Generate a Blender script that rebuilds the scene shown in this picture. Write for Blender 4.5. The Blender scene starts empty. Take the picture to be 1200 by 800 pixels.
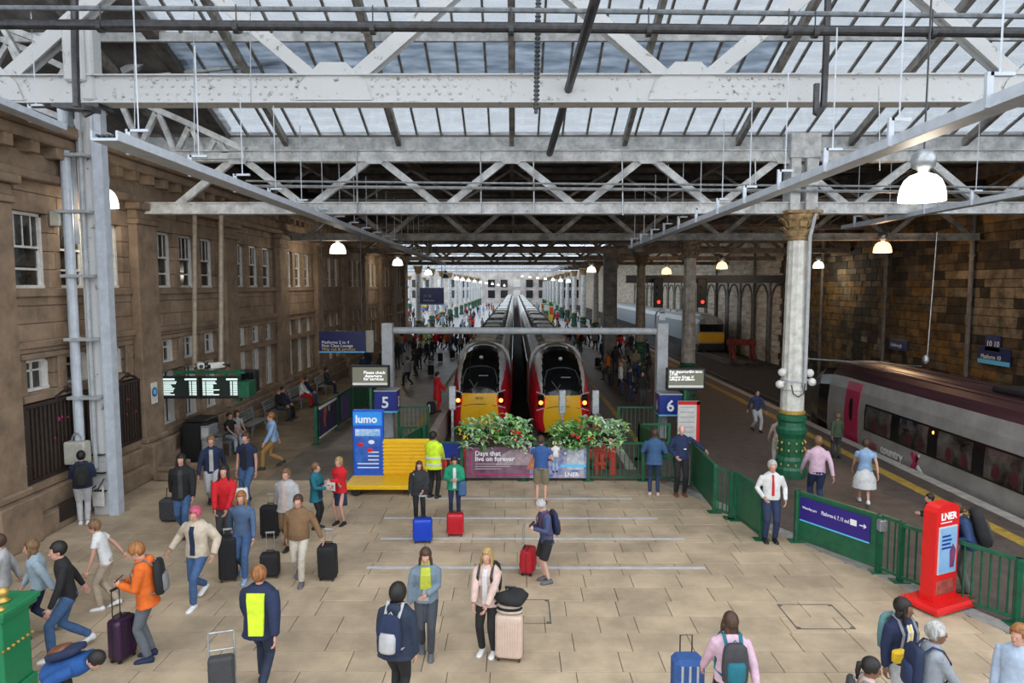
import bpy, math, random
from mathutils import Vector as V, Matrix as M4, Euler
PI = math.pi
C = bpy.context.scene.collection
sc = bpy.context.scene
# ---------------------------------------------------------------- camera, sky, exposure
CAMZ = 5.6; PITCH = math.radians(4.645); YAW = math.radians(0.21); F = 800.0
cam = bpy.data.objects.new('camera', bpy.data.cameras.new('camera')); C.objects.link(cam)
cam.location = (0, 0, CAMZ); cam.rotation_euler = (PI/2 - PITCH, 0, YAW)
cam.data.sensor_width = 36; cam.data.lens = 24; cam.data.clip_end = 900; cam.data.clip_start = .05
sc.camera = cam
w = bpy.data.worlds.new('sky'); sc.world = w; w.use_nodes = True
nt = w.node_tree; bg = nt.nodes['Background']
bg.inputs[0].default_value = (.90, .95, 1.0, 1); bg.inputs[1].default_value = SKY = 2.6
sc.view_settings.view_transform = 'Standard'; sc.view_settings.look = 'None'
sc.view_settings.gamma = 1; sc.view_settings.use_curve_mapping = False
sc.view_settings.exposure = 0.0
sc.cycles.transparent_max_bounces = 24; sc.cycles.max_bounces = 5; sc.cycles.diffuse_bounces = 3
RM = Euler(cam.rotation_euler).to_matrix()
def ray(px, py): return RM @ V(((px-600)/F, -(py-400)/F, -1))
def gp(px, py, z=0.0):
    d = ray(px, py); t = (z-CAMZ)/d.z; return V((d.x*t, d.y*t, z))
def HP(px, hy, H):     # ground point of a person of height H whose head top is seen at (px, hy)
    d = ray(px, hy); t = (H-CAMZ)/d.z; return V((d.x*t, d.y*t, 0))
def pd(px, py, Y):
    d = ray(px, py); t = Y/d.y; return V((d.x*t, Y, CAMZ+d.z*t))
R = random.Random(7)
# ---------------------------------------------------------------- materials
MATS = {}
def mat(name, col, rough=.6, metal=0.0, var=.12, scale=6.0, bump=0.0, col2=None, emit=0.0, ecol=None, obj_var=0.0, bscale=None, spec=None, stretch=None, coord='Object'):
    if name in MATS: return MATS[name]
    m = bpy.data.materials.new(name); m.use_nodes = True; n = m.node_tree.nodes; l = m.node_tree.links
    b = n['Principled BSDF']; b.inputs['Roughness'].default_value = rough; b.inputs['Metallic'].default_value = metal
    if spec is not None: b.inputs['Specular IOR Level'].default_value = spec
    tc = n.new('ShaderNodeTexCoord'); src = tc.outputs[coord]
    if coord == 'World':
        pass
    if stretch:
        mp = n.new('ShaderNodeMapping'); mp.inputs['Scale'].default_value = stretch; l.new(src, mp.inputs[0]); src = mp.outputs[0]
    c1 = tuple(col)+(1,) if len(col) == 3 else col
    last = None
    if var or col2:
        nz = n.new('ShaderNodeTexNoise'); nz.inputs['Scale'].default_value = scale; nz.inputs['Detail'].default_value = 5; nz.inputs['Roughness'].default_value = .65
        l.new(src, nz.inputs['Vector'])
        r = n.new('ShaderNodeValToRGB'); l.new(nz.outputs[0], r.inputs[0])
        r.color_ramp.elements[0].position = .35; r.color_ramp.elements[1].position = .65
        d = tuple(col2)+(1,) if col2 else tuple(max(0, x*(1-2*var)) for x in c1[:3])+(1,)
        r.color_ramp.elements[0].color = d; r.color_ramp.elements[1].color = c1 if col2 else tuple(min(1, x*(1+.5*var)) for x in c1[:3])+(1,)
        last = r.outputs[0]
    if obj_var:
        oi = n.new('ShaderNodeObjectInfo'); mr = n.new('ShaderNodeMapRange'); mr.inputs[3].default_value = 1-obj_var; mr.inputs[4].default_value = 1+obj_var
        l.new(oi.outputs['Random'], mr.inputs[0])
        hs = n.new('ShaderNodeHueSaturation'); hs.inputs['Color'].default_value = c1
        if last: l.new(last, hs.inputs['Color'])
        l.new(mr.outputs[0], hs.inputs['Value']); last = hs.outputs[0]
    if last: l.new(last, b.inputs['Base Color'])
    else: b.inputs['Base Color'].default_value = c1
    if bump:
        n2 = n.new('ShaderNodeTexNoise'); n2.inputs['Scale'].default_value = bscale or scale*4; n2.inputs['Detail'].default_value = 4
        l.new(src, n2.inputs['Vector']); bp = n.new('ShaderNodeBump'); bp.inputs['Strength'].default_value = bump; bp.inputs['Distance'].default_value = .03
        l.new(n2.outputs[0], bp.inputs['Height']); l.new(bp.outputs[0], b.inputs['Normal'])
    if emit:
        b.inputs['Emission Color'].default_value = tuple(ecol or col)+(1,); b.inputs['Emission Strength'].default_value = emit
    MATS[name] = m; return m
def glassmat(name, tint, dirt, dirtcol, gloss=.12, scale=.6):
    m = bpy.data.materials.new(name); m.use_nodes = True; n = m.node_tree.nodes; l = m.node_tree.links
    n.remove(n['Principled BSDF']); out = n['Material Output']
    t = n.new('ShaderNodeBsdfTransparent'); t.inputs[0].default_value = tuple(tint)+(1,)
    d = n.new('ShaderNodeBsdfTranslucent'); d.inputs[0].default_value = tuple(dirtcol)+(1,)
    g = n.new('ShaderNodeBsdfGlossy'); g.inputs['Roughness'].default_value = .08; g.inputs[0].default_value = (1, 1, 1, 1)
    tc = n.new('ShaderNodeTexCoord'); mp = n.new('ShaderNodeMapping'); mp.inputs['Scale'].default_value = (.25, 1, 1); l.new(tc.outputs['Object'], mp.inputs[0])
    oi = n.new('ShaderNodeObjectInfo'); l.new(oi.outputs['Random'], mp.inputs['Location'])
    nz = n.new('ShaderNodeTexNoise'); nz.inputs['Scale'].default_value = scale*6; nz.inputs['Detail'].default_value = 6; l.new(mp.outputs[0], nz.inputs['Vector'])
    mr = n.new('ShaderNodeMapRange'); mr.inputs[1].default_value = .35; mr.inputs[2].default_value = .7; mr.inputs[3].default_value = dirt*.4; mr.inputs[4].default_value = min(1, dirt*1.6)
    l.new(nz.outputs[0], mr.inputs[0])
    x = n.new('ShaderNodeMixShader'); l.new(mr.outputs[0], x.inputs[0]); l.new(t.outputs[0], x.inputs[1]); l.new(d.outputs[0], x.inputs[2])
    y = n.new('ShaderNodeMixShader'); y.inputs[0].default_value = gloss; l.new(x.outputs[0], y.inputs[1]); l.new(g.outputs[0], y.inputs[2])
    l.new(y.outputs[0], out.inputs[0]); MATS[name] = m; return m
def fmt(name, col, **k):        # cloth
    k.setdefault('rough', .85); k.setdefault('var', .10); k.setdefault('scale', 9); k.setdefault('bump', .35); k.setdefault('bscale', 14)
    return mat(name, col, **k)
# ---------------------------------------------------------------- mesh builder
class MB:
    def __init__(s): s.v = []; s.f = []; s.m = []
    def add(s, vs, fs, mi=0):
        b = len(s.v); s.v += [tuple(v) for v in vs]; s.f += [tuple(i+b for i in f) for f in fs]; s.m += [mi]*len(fs); return s
    def box(s, x0, y0, z0, x1, y1, z1, mi=0):
        return s.add([(x0,y0,z0),(x1,y0,z0),(x1,y1,z0),(x0,y1,z0),(x0,y0,z1),(x1,y0,z1),(x1,y1,z1),(x0,y1,z1)],
              [(0,3,2,1),(4,5,6,7),(0,1,5,4),(1,2,6,5),(2,3,7,6),(3,0,4,7)], mi)
    def bbox(s, x0, y0, z0, x1, y1, z1, b=.01, mi=0):   # box with chamfered edges
        xs, ys, zs = (x0,x1), (y0,y1), (z0,z1); vs = []; idx = {}
        for i in (0,1):
            for j in (0,1):
                for k in (0,1):
                    sx, sy, sz = (1-2*i)*b, (1-2*j)*b, (1-2*k)*b
                    for ax in range(3):
                        p = [xs[i]+sx, ys[j]+sy, zs[k]+sz]; p[ax] = (xs[i], ys[j], zs[k])[ax]
                        idx[i,j,k,ax] = len(vs); vs.append(p)
        fs = []
        g = lambda i,j,k,a: idx[i,j,k,a]
        for e in (0,1):
            fs.append([g(e,0,0,0),g(e,1,0,0),g(e,1,1,0),g(e,0,1,0)]); fs.append([g(0,e,0,1),g(1,e,0,1),g(1,e,1,1),g(0,e,1,1)]); fs.append([g(0,0,e,2),g(1,0,e,2),g(1,1,e,2),g(0,1,e,2)])
        for a in (0,1):
            for c in (0,1):
                fs.append([g(0,a,c,1),g(1,a,c,1),g(1,a,c,2),g(0,a,c,2)]); fs.append([g(a,0,c,0),g(a,1,c,0),g(a,1,c,2),g(a,0,c,2)]); fs.append([g(a,c,0,0),g(a,c,1,0),g(a,c,1,1),g(a,c,0,1)])
        for i in (0,1):
            for j in (0,1):
                for k in (0,1): fs.append([g(i,j,k,0),g(i,j,k,1),g(i,j,k,2)])
        return s.add(vs, fs, mi)
    def bar(s, p, q, w, h, mi=0, up=(0,0,1)):
        p, q = V(p), V(q); d = (q-p).normalized(); u = V(up)
        if abs(d.dot(u)) > .98: u = V((0,1,0))
        a = d.cross(u).normalized()*w/2; c = a.cross(d).normalized()*h/2
        vs = [p-a-c, p+a-c, p+a+c, p-a+c, q-a-c, q+a-c, q+a+c, q-a+c]
        return s.add(vs, [(0,1,2,3),(7,6,5,4),(0,4,5,1),(1,5,6,2),(2,6,7,3),(3,7,4,0)], mi)
    def tube(s, pts, r, n=8, mi=0, cap=True):
        pts = [V(p) for p in pts]; rs = r if isinstance(r, (list, tuple)) else [r]*len(pts); rings = []; a = None
        for i, p in enumerate(pts):
            d = (pts[min(i+1, len(pts)-1)]-pts[max(i-1, 0)]).normalized()
            if a is None:
                a = d.cross(V((0,0,1))) if abs(d.z) < .95 else d.cross(V((0,1,0)))
            a = (a - d*a.dot(d)).normalized(); c = d.cross(a)
            rr = rs[i] if isinstance(rs[i], (tuple, list)) else (rs[i], rs[i])
            rings.append([p + a*math.cos(2*PI*k/n)*rr[0] + c*math.sin(2*PI*k/n)*rr[1] for k in range(n)])
        return s.loft(rings, mi, cap)
    def loft(s, rings, mi=0, cap=True):
        n = len(rings[0]); vs = [p for r in rings for p in r]; fs = []
        for i in range(len(rings)-1):
            for k in range(n):
                a = i*n+k; b = i*n+(k+1)%n; fs.append((a, b, b+n, a+n))
        if cap: fs.append(tuple(reversed(range(n)))); fs.append(tuple(range(len(vs)-n, len(vs))))
        return s.add(vs, fs, mi)
    def lathe(s, prof, c=(0,0,0), n=16, mi=0, cap=True):
        c = V(c); return s.loft([[c+V((r*math.cos(2*PI*k/n), r*math.sin(2*PI*k/n), z)) for k in range(n)] for r, z in prof], mi, cap)
    def ell(s, c, r, n=10, m=7, mi=0, rot=None):
        c = V(c); rings = []
        for i in range(m+1):
            t = PI*(i+.02)/(m+.04); ring = []
            for k in range(n):
                p = V((math.sin(t)*math.cos(2*PI*k/n)*r[0], math.sin(t)*math.sin(2*PI*k/n)*r[1], -math.cos(t)*r[2]))
                if rot is not None: p = rot @ p
                ring.append(c+p)
            rings.append(ring)
        return s.loft(rings, mi)
    def prism(s, poly, o, u, v, d, mi=0):   # polygon (2D) placed with axes u,v extruded along d
        o, u, v, d = V(o), V(u), V(v), V(d); a = [o+u*x+v*y for x, y in poly]; b = [p+d for p in a]; n = len(poly)
        return s.add(a+b, [tuple(reversed(range(n))), tuple(range(n, 2*n))]+[(i, (i+1)%n, (i+1)%n+n, i+n) for i in range(n)], mi)
    def mesh(s, name, mats, smooth=False):
        me = bpy.data.meshes.new(name); me.from_pydata(s.v, [], s.f); 
        for m in (mats if isinstance(mats, (list, tuple)) else [mats]): me.materials.append(m)
        me.polygons.foreach_set('material_index', s.m)
        me.update()
        fixnorm(me)
        if smooth: me.polygons.foreach_set('use_smooth', [True]*len(me.polygons))
        return me
    def build(s, name, mats, parent=None, smooth=False, world=False, kind=None, label=None):
        if world and parent is not None:
            q = parent; 
            while q.parent: q = q.parent
            mi = q.matrix_basis.inverted(); s.v = [tuple(mi @ V(v)) for v in s.v]
        return link(name, s.mesh(name, mats, smooth), parent, kind, label)
import bmesh
def fixnorm(me):
    bm = bmesh.new(); bm.from_mesh(me); bmesh.ops.recalc_face_normals(bm, faces=bm.faces); bm.to_mesh(me); bm.free()
def link(name, me, parent=None, kind=None, label=None, loc=None):
    o = bpy.data.objects.new(name, me); C.objects.link(o)
    if parent is not None: o.parent = parent; KIDS.setdefault(parent.as_pointer(), []).append(o)
    if kind: o['kind'] = kind
    if label: o['label'] = label
    if loc is not None: o.location = loc
    return o
def struct(name, mb, m, parent=None): return mb.build(name, m, parent, kind='structure')
def tag(o, label, cat, group=None, kind=None):
    o['label'] = label; o['category'] = cat
    if group: o['group'] = group
    if kind: o['kind'] = kind
    return o
def thing(name, label, cat, loc=(0,0,0), rz=0.0, group=None):
    o = bpy.data.objects.new(name, None); C.objects.link(o); o.empty_display_size = .1
    o.location = loc; o.rotation_euler = (0, 0, rz)
    o.matrix_basis = M4.LocRotScale(V(loc), Euler((0,0,rz)), None)
    return tag(o, label, cat, group)
def one(name, mb, mats, label, cat, group=None, smooth=False, kind=None):   # one-mesh thing, built in world space; origin at base centre
    xs = [v[0] for v in mb.v]; ys = [v[1] for v in mb.v]; zs = [v[2] for v in mb.v]
    c = V(((min(xs)+max(xs))/2, (min(ys)+max(ys))/2, min(zs)))
    mb.v = [tuple(V(v)-c) for v in mb.v]; o = mb.build(name, mats, None, smooth); o.location = c
    return tag(o, label, cat, group, kind)
def dup(root, loc=None, rz=None, label=None, group=None):
    def cp(o, par):
        c = o.copy(); C.objects.link(c)
        if par is not None: c.parent = par
        for k in KIDS.get(o.as_pointer(), []): cp(k, c)
        return c
    r = cp(root, None)
    if loc is not None: r.location = loc
    if rz is not None: r.rotation_euler = (0, 0, rz)
    if label: r['label'] = label
    if group: r['group'] = group
    return r
KIDS = {}
BK = bpy.data.scenes.new('workbench')      # scratch scene in which modifiers are evaluated; removed at the end
def bkdg(o):
    BK.collection.objects.link(o); vl = BK.view_layers[0]; vl.update(); return vl.depsgraph
FONT = bpy.data.fonts[0] if bpy.data.fonts else None
def text(s, mt, parent, origin, right, up, size, align='LEFT', name='lettering', depth=.004, world=True, sx=1.0, bold=0.0):
    """flat raised lettering as a mesh; origin = baseline start, right/up = directions"""
    cu = bpy.data.curves.new(name, 'FONT'); cu.body = s; cu.size = size; cu.align_x = align; cu.extrude = depth; cu.resolution_u = 2; cu.offset = bold
    t = bpy.data.objects.new('tmp', cu); dg = bkdg(t)
    me = bpy.data.meshes.new_from_object(t.evaluated_get(dg)); bpy.data.objects.remove(t); me.name = name
    r, u = V(right).normalized(), V(up).normalized(); n = r.cross(u)
    X = M4(((r.x*sx, u.x, n.x, 0), (r.y*sx, u.y, n.y, 0), (r.z*sx, u.z, n.z, 0), (0, 0, 0, 1))); X.translation = V(origin)
    if world and parent is not None:
        q = parent
        while q.parent: q = q.parent
        X = q.matrix_basis.inverted() @ X
    me.transform(X); me.materials.clear(); me.materials.append(mt)
    return link(name, me, parent)
def merge(root, name):
    pass
# ---------------------------------------------------------------- palette
STONE = mat('sandstone', (.315,.222,.15), .9, var=.22, scale=1.2, bump=.4, obj_var=.10, bscale=20)
STONE_D = mat('sandstone_dressed', (.275,.195,.132), .9, var=.2, scale=1.6, bump=.3, bscale=18)
STONE_W = mat('sandstone_grey', (.30,.25,.20), .95, var=.3, scale=.8, bump=.4)
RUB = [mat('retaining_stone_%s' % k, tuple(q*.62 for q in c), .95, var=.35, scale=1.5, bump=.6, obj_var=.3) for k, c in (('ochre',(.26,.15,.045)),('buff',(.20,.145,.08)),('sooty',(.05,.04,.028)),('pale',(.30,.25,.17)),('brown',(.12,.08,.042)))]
PAVE = mat('sandstone_paving', (.47,.365,.25), .62, var=.16, scale=.9, bump=.15, obj_var=.10, bscale=40)
PAVE_J = mat('paving_joint', (.19,.14,.10), .95, var=.1)
ASPH = mat('asphalt', (.115,.088,.074), .55, var=.18, scale=3, bump=.3, bscale=90)
PLATT = mat('platform_paving', (.20,.165,.13), .45, var=.2, scale=1.5, bump=.2)
WHITE = mat('white_paint_steel', (.60,.61,.61), .5, var=.22, scale=3, bump=.2, col2=None)
WHITE_R = mat('weathered_paint_steel', (.57,.58,.585), .55, scale=5, col2=(.16,.14,.12), bump=.3)
MATS['weathered_paint_steel'].node_tree.nodes['Color Ramp'].color_ramp.elements[0].position = .30
MATS['weathered_paint_steel'].node_tree.nodes['Color Ramp'].color_ramp.elements[1].position = .40
GREYW = mat('grey_paint', (.42,.44,.46), .5, var=.12, scale=4)
BLUEW = mat('pale_blue_paint', (.50,.55,.62), .45, var=.08, scale=5)
DSTEEL = mat('sooty_steel', (.14,.125,.11), .6, var=.3, scale=2)
BRSTEEL = mat('brown_steel', (.22,.17,.12), .6, var=.3, scale=2)
PIPE = mat('dark_pipe', (.045,.045,.05), .4, var=.3, scale=8)
BLACK = mat('black_plastic', (.012,.012,.013), .45, var=0)
BLKGL = mat('black_glass', (.008,.009,.010), .12, var=0)
GRN = mat('station_green', (.012,.115,.055), .4, var=.15, scale=5)
GRND = mat('dark_green', (.010,.075,.04), .45, var=.1)
GOLD = mat('gold_paint', (.55,.36,.09), .35, metal=.5, var=.1)
OAK = mat('ochre_plaster', (.40,.27,.13), .8, var=.3, scale=6, bump=.4)
WWIN = mat('window_white', (.70,.69,.66), .5, var=.08)
GALV = mat('galvanised', (.45,.48,.50), .35, metal=.6, var=.2)
YEL = mat('train_yellow', (.88,.48,.01), .35, var=.04)
RED = mat('bright_red', (.68,.012,.012), .35, var=.05)
SIGNB = mat('sign_blue', (.012,.03,.24), .35, var=.03)
NAVYS = mat('sign_navy', (.008,.012,.09), .3, var=.03)
SKYB = mat('sign_sky_blue', (.12,.55,.9), .35, var=0)
TXT = mat('white_lettering', (.85,.87,.9), .5, var=0)
RAIL = mat('rail_steel', (.16,.13,.11), .4, metal=.5, var=.2)
BALL = mat('ballast', (.075,.062,.052), .95, var=.5, scale=14, bump=.9, bscale=30)
LINEY = mat('yellow_line', (.46,.30,.05), .7, var=.2, scale=4)
COPE = mat('platform_edge_stone', (.48,.44,.40), .7, var=.15, scale=3)
GLASS = glassmat('roof_glass_dim_view', (.20,.235,.28), .35, (.62,.66,.70)); GLASS_C = glassmat('roof_glass_clear', (.50,.52,.54), .25, (.7,.72,.74))  # view brightness put into the tints: grey for buildings behind, clear for sky
WGL = mat('window_glass_dark', (.05,.05,.045), .08, var=.5, scale=1.5, spec=.8)
# ================================================================ LARGE STRUCTURE
# ---- ground: base, plaza, platforms, track beds
WX = -10.9                                   # face of the left facade
struct('floor', MB().box(-60,-40,-1.3, 60,320,-1.02), BALL)
DG = [gp(806,571), gp(1205,738)]             # line of the diagonal fence
dgd = (DG[1]-DG[0]).normalized()
def dgx(y): return DG[0].x + dgd.x*(y-DG[0].y)/dgd.y
PY = 19.35                                   # front fence line
y_end = 5.0
plz = MB().prism([(WX,y_end),(dgx(y_end),y_end),(dgx(PY),PY),(WX,PY)], (0,0,-.12), (1,0,0), (0,1,0), (0,0,.1))
plaza = struct('floor', plz, PAVE_J)
# paving slabs in rows, cut to the diagonal; nearest ones are parts
rp = random.Random(3); row_h = .56; y = 5.05; slabs = []
while y < PY-.05:
    x = WX+.02 - rp.random()*.8; xe = dgx(y+row_h/2)-.35
    h = min(row_h, PY-y)
    while x < xe:
        L = rp.choice((.62,.78,.9,.95,1.1,1.25)); x1 = min(x+L, xe)
        if xe-x1 < .25: x1 = xe
        slabs.append((max(x,WX+.01), y, x1, y+h, rp.random()))
        x = x1
    y += row_h
# keep clear of the inspection cover
COV = [gp(612,716), gp(955,722)]
vis = sorted(slabs, key=lambda s: (s[1] < 9.0, s[1]))
for i, (x0, y0, x1, y1, r_) in enumerate(vis):
    if i < 296: MB().bbox(x0+.006, y0+.006, -.05, x1-.006, y1-.006, .0+(r_-.5)*.003, .004).build('paving_slab', PAVE, plaza)
rest = MB()
for (x0, y0, x1, y1, r_) in vis[296:]: rest.bbox(x0+.006, y0+.006, -.05, x1-.006, y1-.006, 0, .004)
rest.build('paving_slab', PAVE, plaza, kind='stuff')
# pale metal inlay strips
STRIP = mat('inlay_strip', (.55,.56,.58), .4, var=.1)
for yy, xa, xb in ((665,430,826), (631,446,802), (607,450,770), (584,490,740)):
    a, b = gp(xa,yy), gp(xb,yy)
    MB().box(a.x, a.y-.055, .002, b.x, a.y+.055, .006).build('inlay_strip', STRIP, plaza)
for c in COV:
    m = MB(); s = .44
    for (dx0,dy0,dx1,dy1) in ((-s,-s,s,-s+.02),(-s,s-.02,s,s),(-s,-s,-s+.02,s),(s-.02,-s,s,s)): m.box(c.x+dx0*1.1, c.y+dy0, .0025, c.x+dx1*1.1, c.y+dy1, .005)
    for sx in (-1,1):
        for sy in (-1,1): m.lathe([(.04,.0),(.04,.006),(.0,.006)], (c.x+sx*s*1.0, c.y+sy*.4, 0), 8)
    m.build('access_cover', DSTEEL, plaza)
# kerb outside the diagonal fence
nrm = V((dgd.y, -dgd.x, 0)); 
if nrm.x < 0: nrm = -nrm
k = MB(); a = DG[0]-dgd*.6; b = DG[1]+dgd*6
k.prism([(0,0),((b-a).length,0),((b-a).length,.34),(0,.34)], a-nrm*.40+V((0,0,-.03)), dgd, nrm, (0,0,.036))
struct('trim_1', k, mat('grey_kerb', (.30,.29,.28), .7, var=.15))
# platform 5 (left) and platform 6 (island) and the strip behind the plaza
P5X, P6L, P6R = -3.0, 3.45, 12.25
struct('floor', MB().box(WX, PY, -.3, P5X-.3, 72, -.012), PLATT)
struct('floor', MB().box(-44, 72, -.3, P5X-.3, 240, -.012), mat('far_concourse', (.30,.285,.27), .4, var=.15))
struct('floor', MB().box(P5X-.3, PY, -.3, P6L+.3, 20.6, -.012), PLATT)
struct('floor', MB().box(P6L+.3, 62, -.3, P6R-.35, 240, -.012), MATS['far_concourse'])
p6 = MB().prism([(dgx(y_end)-.02,y_end),(P6R-.35,y_end),(P6R-.35,62),(P6L+.3,62),(P6L+.3,PY),(dgx(PY),PY)], (0,0,-.3), (1,0,0), (0,1,0), (0,0,.288))
struct('floor', p6, ASPH)
struct('trim_2', MB().box(P5X-.3, 20.6, -1.0, P5X, 240, .0), COPE)
struct('trim_3', MB().box(P6L, 20.6, -1.0, P6L+.3, 240, .0), COPE)
struct('trim_4', MB().box(P6R-.35, y_end, -1.0, P6R, 240, .0), COPE)
struct('wall_pit', MB().box(P5X, 20.3, -1.0, P6L, 20.6, -.02), STONE_W)
for i, (x0, x1, y0) in enumerate(((P5X-1.0,P5X-.78,20.6),(P6L+.9,P6L+1.12,20.6),(P6R-1.25,P6R-.90,y_end))):
    struct('trim_%d' % (5+i), MB().box(x0, y0, -.02, x1, 200, -.008), LINEY)
# rails and sleepers
def track(xc, y0, y1):
    t = thing('railway_track', 'LBL', 'track', (xc, y0, -1.02))
    for s in (-1, 1): MB().box(s*.7175-.035, 0, .12, s*.7175+.035, y1-y0, .28).build('rail', RAIL, t)
    n = int(min(y1-y0, 90)/.65); sl = MB().box(-1.25, 0, 0, 1.25, .25, .13).mesh('sleeper', DSTEEL)
    for i in range(min(n, 120)): link('sleeper', sl, t, loc=(0, .2+i*.65, 0))
    return t
TRK = [(-1.5,24.5,225,'railway track under the left of the two yellow-nosed trains'), (2.03,24.5,225,'railway track under the right of the two yellow-nosed trains'),
       (13.75,3,225,'railway track beside the right platform, under the silver train'), (19.3,58,225,'siding track under the yellow-nosed locomotive')]
for x, a, b, L in TRK: track(x, a, b)['label'] = L
# ---- left facade
bays = [14.05+5.88*i for i in range(-1, 10)]   # pilaster centres
zc = [0,.42,.83,1.24,1.67,2.10,2.53,2.96,3.2,3.56,3.93,4.35,4.75,5.15,5.55,5.98,6.4,6.83,7.26,7.7,8.15,8.6,9.1]
wl = struct('wall_left', MB().box(-26, 4, -.1, WX-.30, 70, 9.3), mat('wall_core', (.10,.07,.05), .95, var=.2))
OPEN = []; WINS = []
for bi, pc in enumerate(bays[:-1]):
    for c in (1.45, 2.95, 4.45):
        yc = pc+c
        if yc > 69.5: continue
        OPEN.append((yc-.54, yc+.54, 5.55, 7.26)); WINS.append((yc, 5.55, 7.26, 'u'))
        OPEN.append((yc-.5, yc+.5, 3.2, 3.93)); WINS.append((yc, 3.2, 3.93, 's'))
        if bi >= 2: OPEN.append((yc-.5, yc+.5, 1.24, 2.96)); WINS.append((yc, 1.24, 2.96, 'l'))
rs = random.Random(5); blocks = []
for ci in range(len(zc)-1):
    z0, z1 = zc[ci], zc[ci+1]; cuts = sorted([(a, b) for a, b, c, d in OPEN if c < z1-.01 and d > z0+.01])
    yy = 5.0; segs = []
    for a, b in cuts: segs.append((yy, a)); yy = b
    segs.append((yy, 70.0))
    for a, b in segs:
        if b-a < .05: continue
        n = max(1, round((b-a)/1.05)); off = .5 if (ci % 2 and n > 2) else 0
        es = [a]+[a+(b-a)*(i+(.5 if ci%2 else 0)+rs.uniform(-.12,.12))/n for i in range(0 if ci%2 else 1, n)]+[b]
        for e0, e1 in zip(es, es[1:]):
            if e1-e0 > .03: blocks.append((e0, e1, z0, z1, rs.random()))
blocks.sort(key=lambda b: (b[1] < 13.6, b[0]))
rest = MB()
for i, (a, b, z0, z1, r_) in enumerate(blocks):
    t = MB() if i < 296 else rest
    t.bbox(WX-.34, a+.006, z0+.006, WX+(r_-.5)*.012, b-.006, z1-.006, .010)
    if i < 296: t.build('stone_block', STONE, wl)
rest.build('stone_block', STONE, wl, kind='stuff')
# pilasters, bands, cornice, plinth
for pc in bays:
    if pc > 70: pc = 69.45
    p = MB(); p.bbox(WX, pc-.55, 0, WX+.26, pc+.55, 7.35, .02); p.bbox(WX, pc-.62, 0, WX+.52, pc+.62, 1.05, .03); p.bbox(WX, pc-.6, 1.05, WX+.36, pc+.6, 1.22, .04)
    p.bbox(WX, pc-.6, 7.35, WX+.33, pc+.6, 7.5, .02); p.bbox(WX, pc-.57, 7.5, WX+.28, pc+.57, 7.75, .02); p.bbox(WX, pc-.68, 7.75, WX+.42, pc+.68, 7.95, .03)
    for z in (1.67,2.53,3.36,4.2,5.0,5.8,6.6): p.box(WX+.255, pc-.552, z, WX+.262, pc+.552, z+.02)
    p.build('pilaster', STONE_D, wl)
b = MB(); b.bbox(WX, 5, 5.36, WX+.09, 70, 5.55, .01); b.build('sill_band', STONE_D, wl)
b = MB(); b.bbox(WX, 5, 4.2, WX+.13, 70, 4.36, .02); b.bbox(WX, 5, 4.10, WX+.07, 70, 4.2, .01); b.build('string_course', STONE_D, wl)
b = MB(); b.bbox(WX, 5, 7.95, WX+.30, 70, 8.15, .03); b.bbox(WX, 5, 8.15, WX+.18, 70, 8.55, .01); b.bbox(WX, 5, 8.75, WX+.55, 70, 9.0, .04); b.bbox(WX, 5, 9.0, WX+.75, 70, 9.25, .04); b.build('cornice', STONE_D, wl)
for i in range(75): MB().bbox(WX, 10.2+i*.8, 8.5, WX+.48, 10.45+i*.8, 8.76, .01).build('dentil', STONE_D, wl)
b = MB(); b.bbox(WX, 5, 0, WX+.42, 70, .5, .03); b.bbox(WX, 5, .5, WX+.26, 70, .95, .03); b.bbox(WX, 5, .95, WX+.14, 70, 1.2, .04); b.build('plinth', STONE_D, wl)
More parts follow.
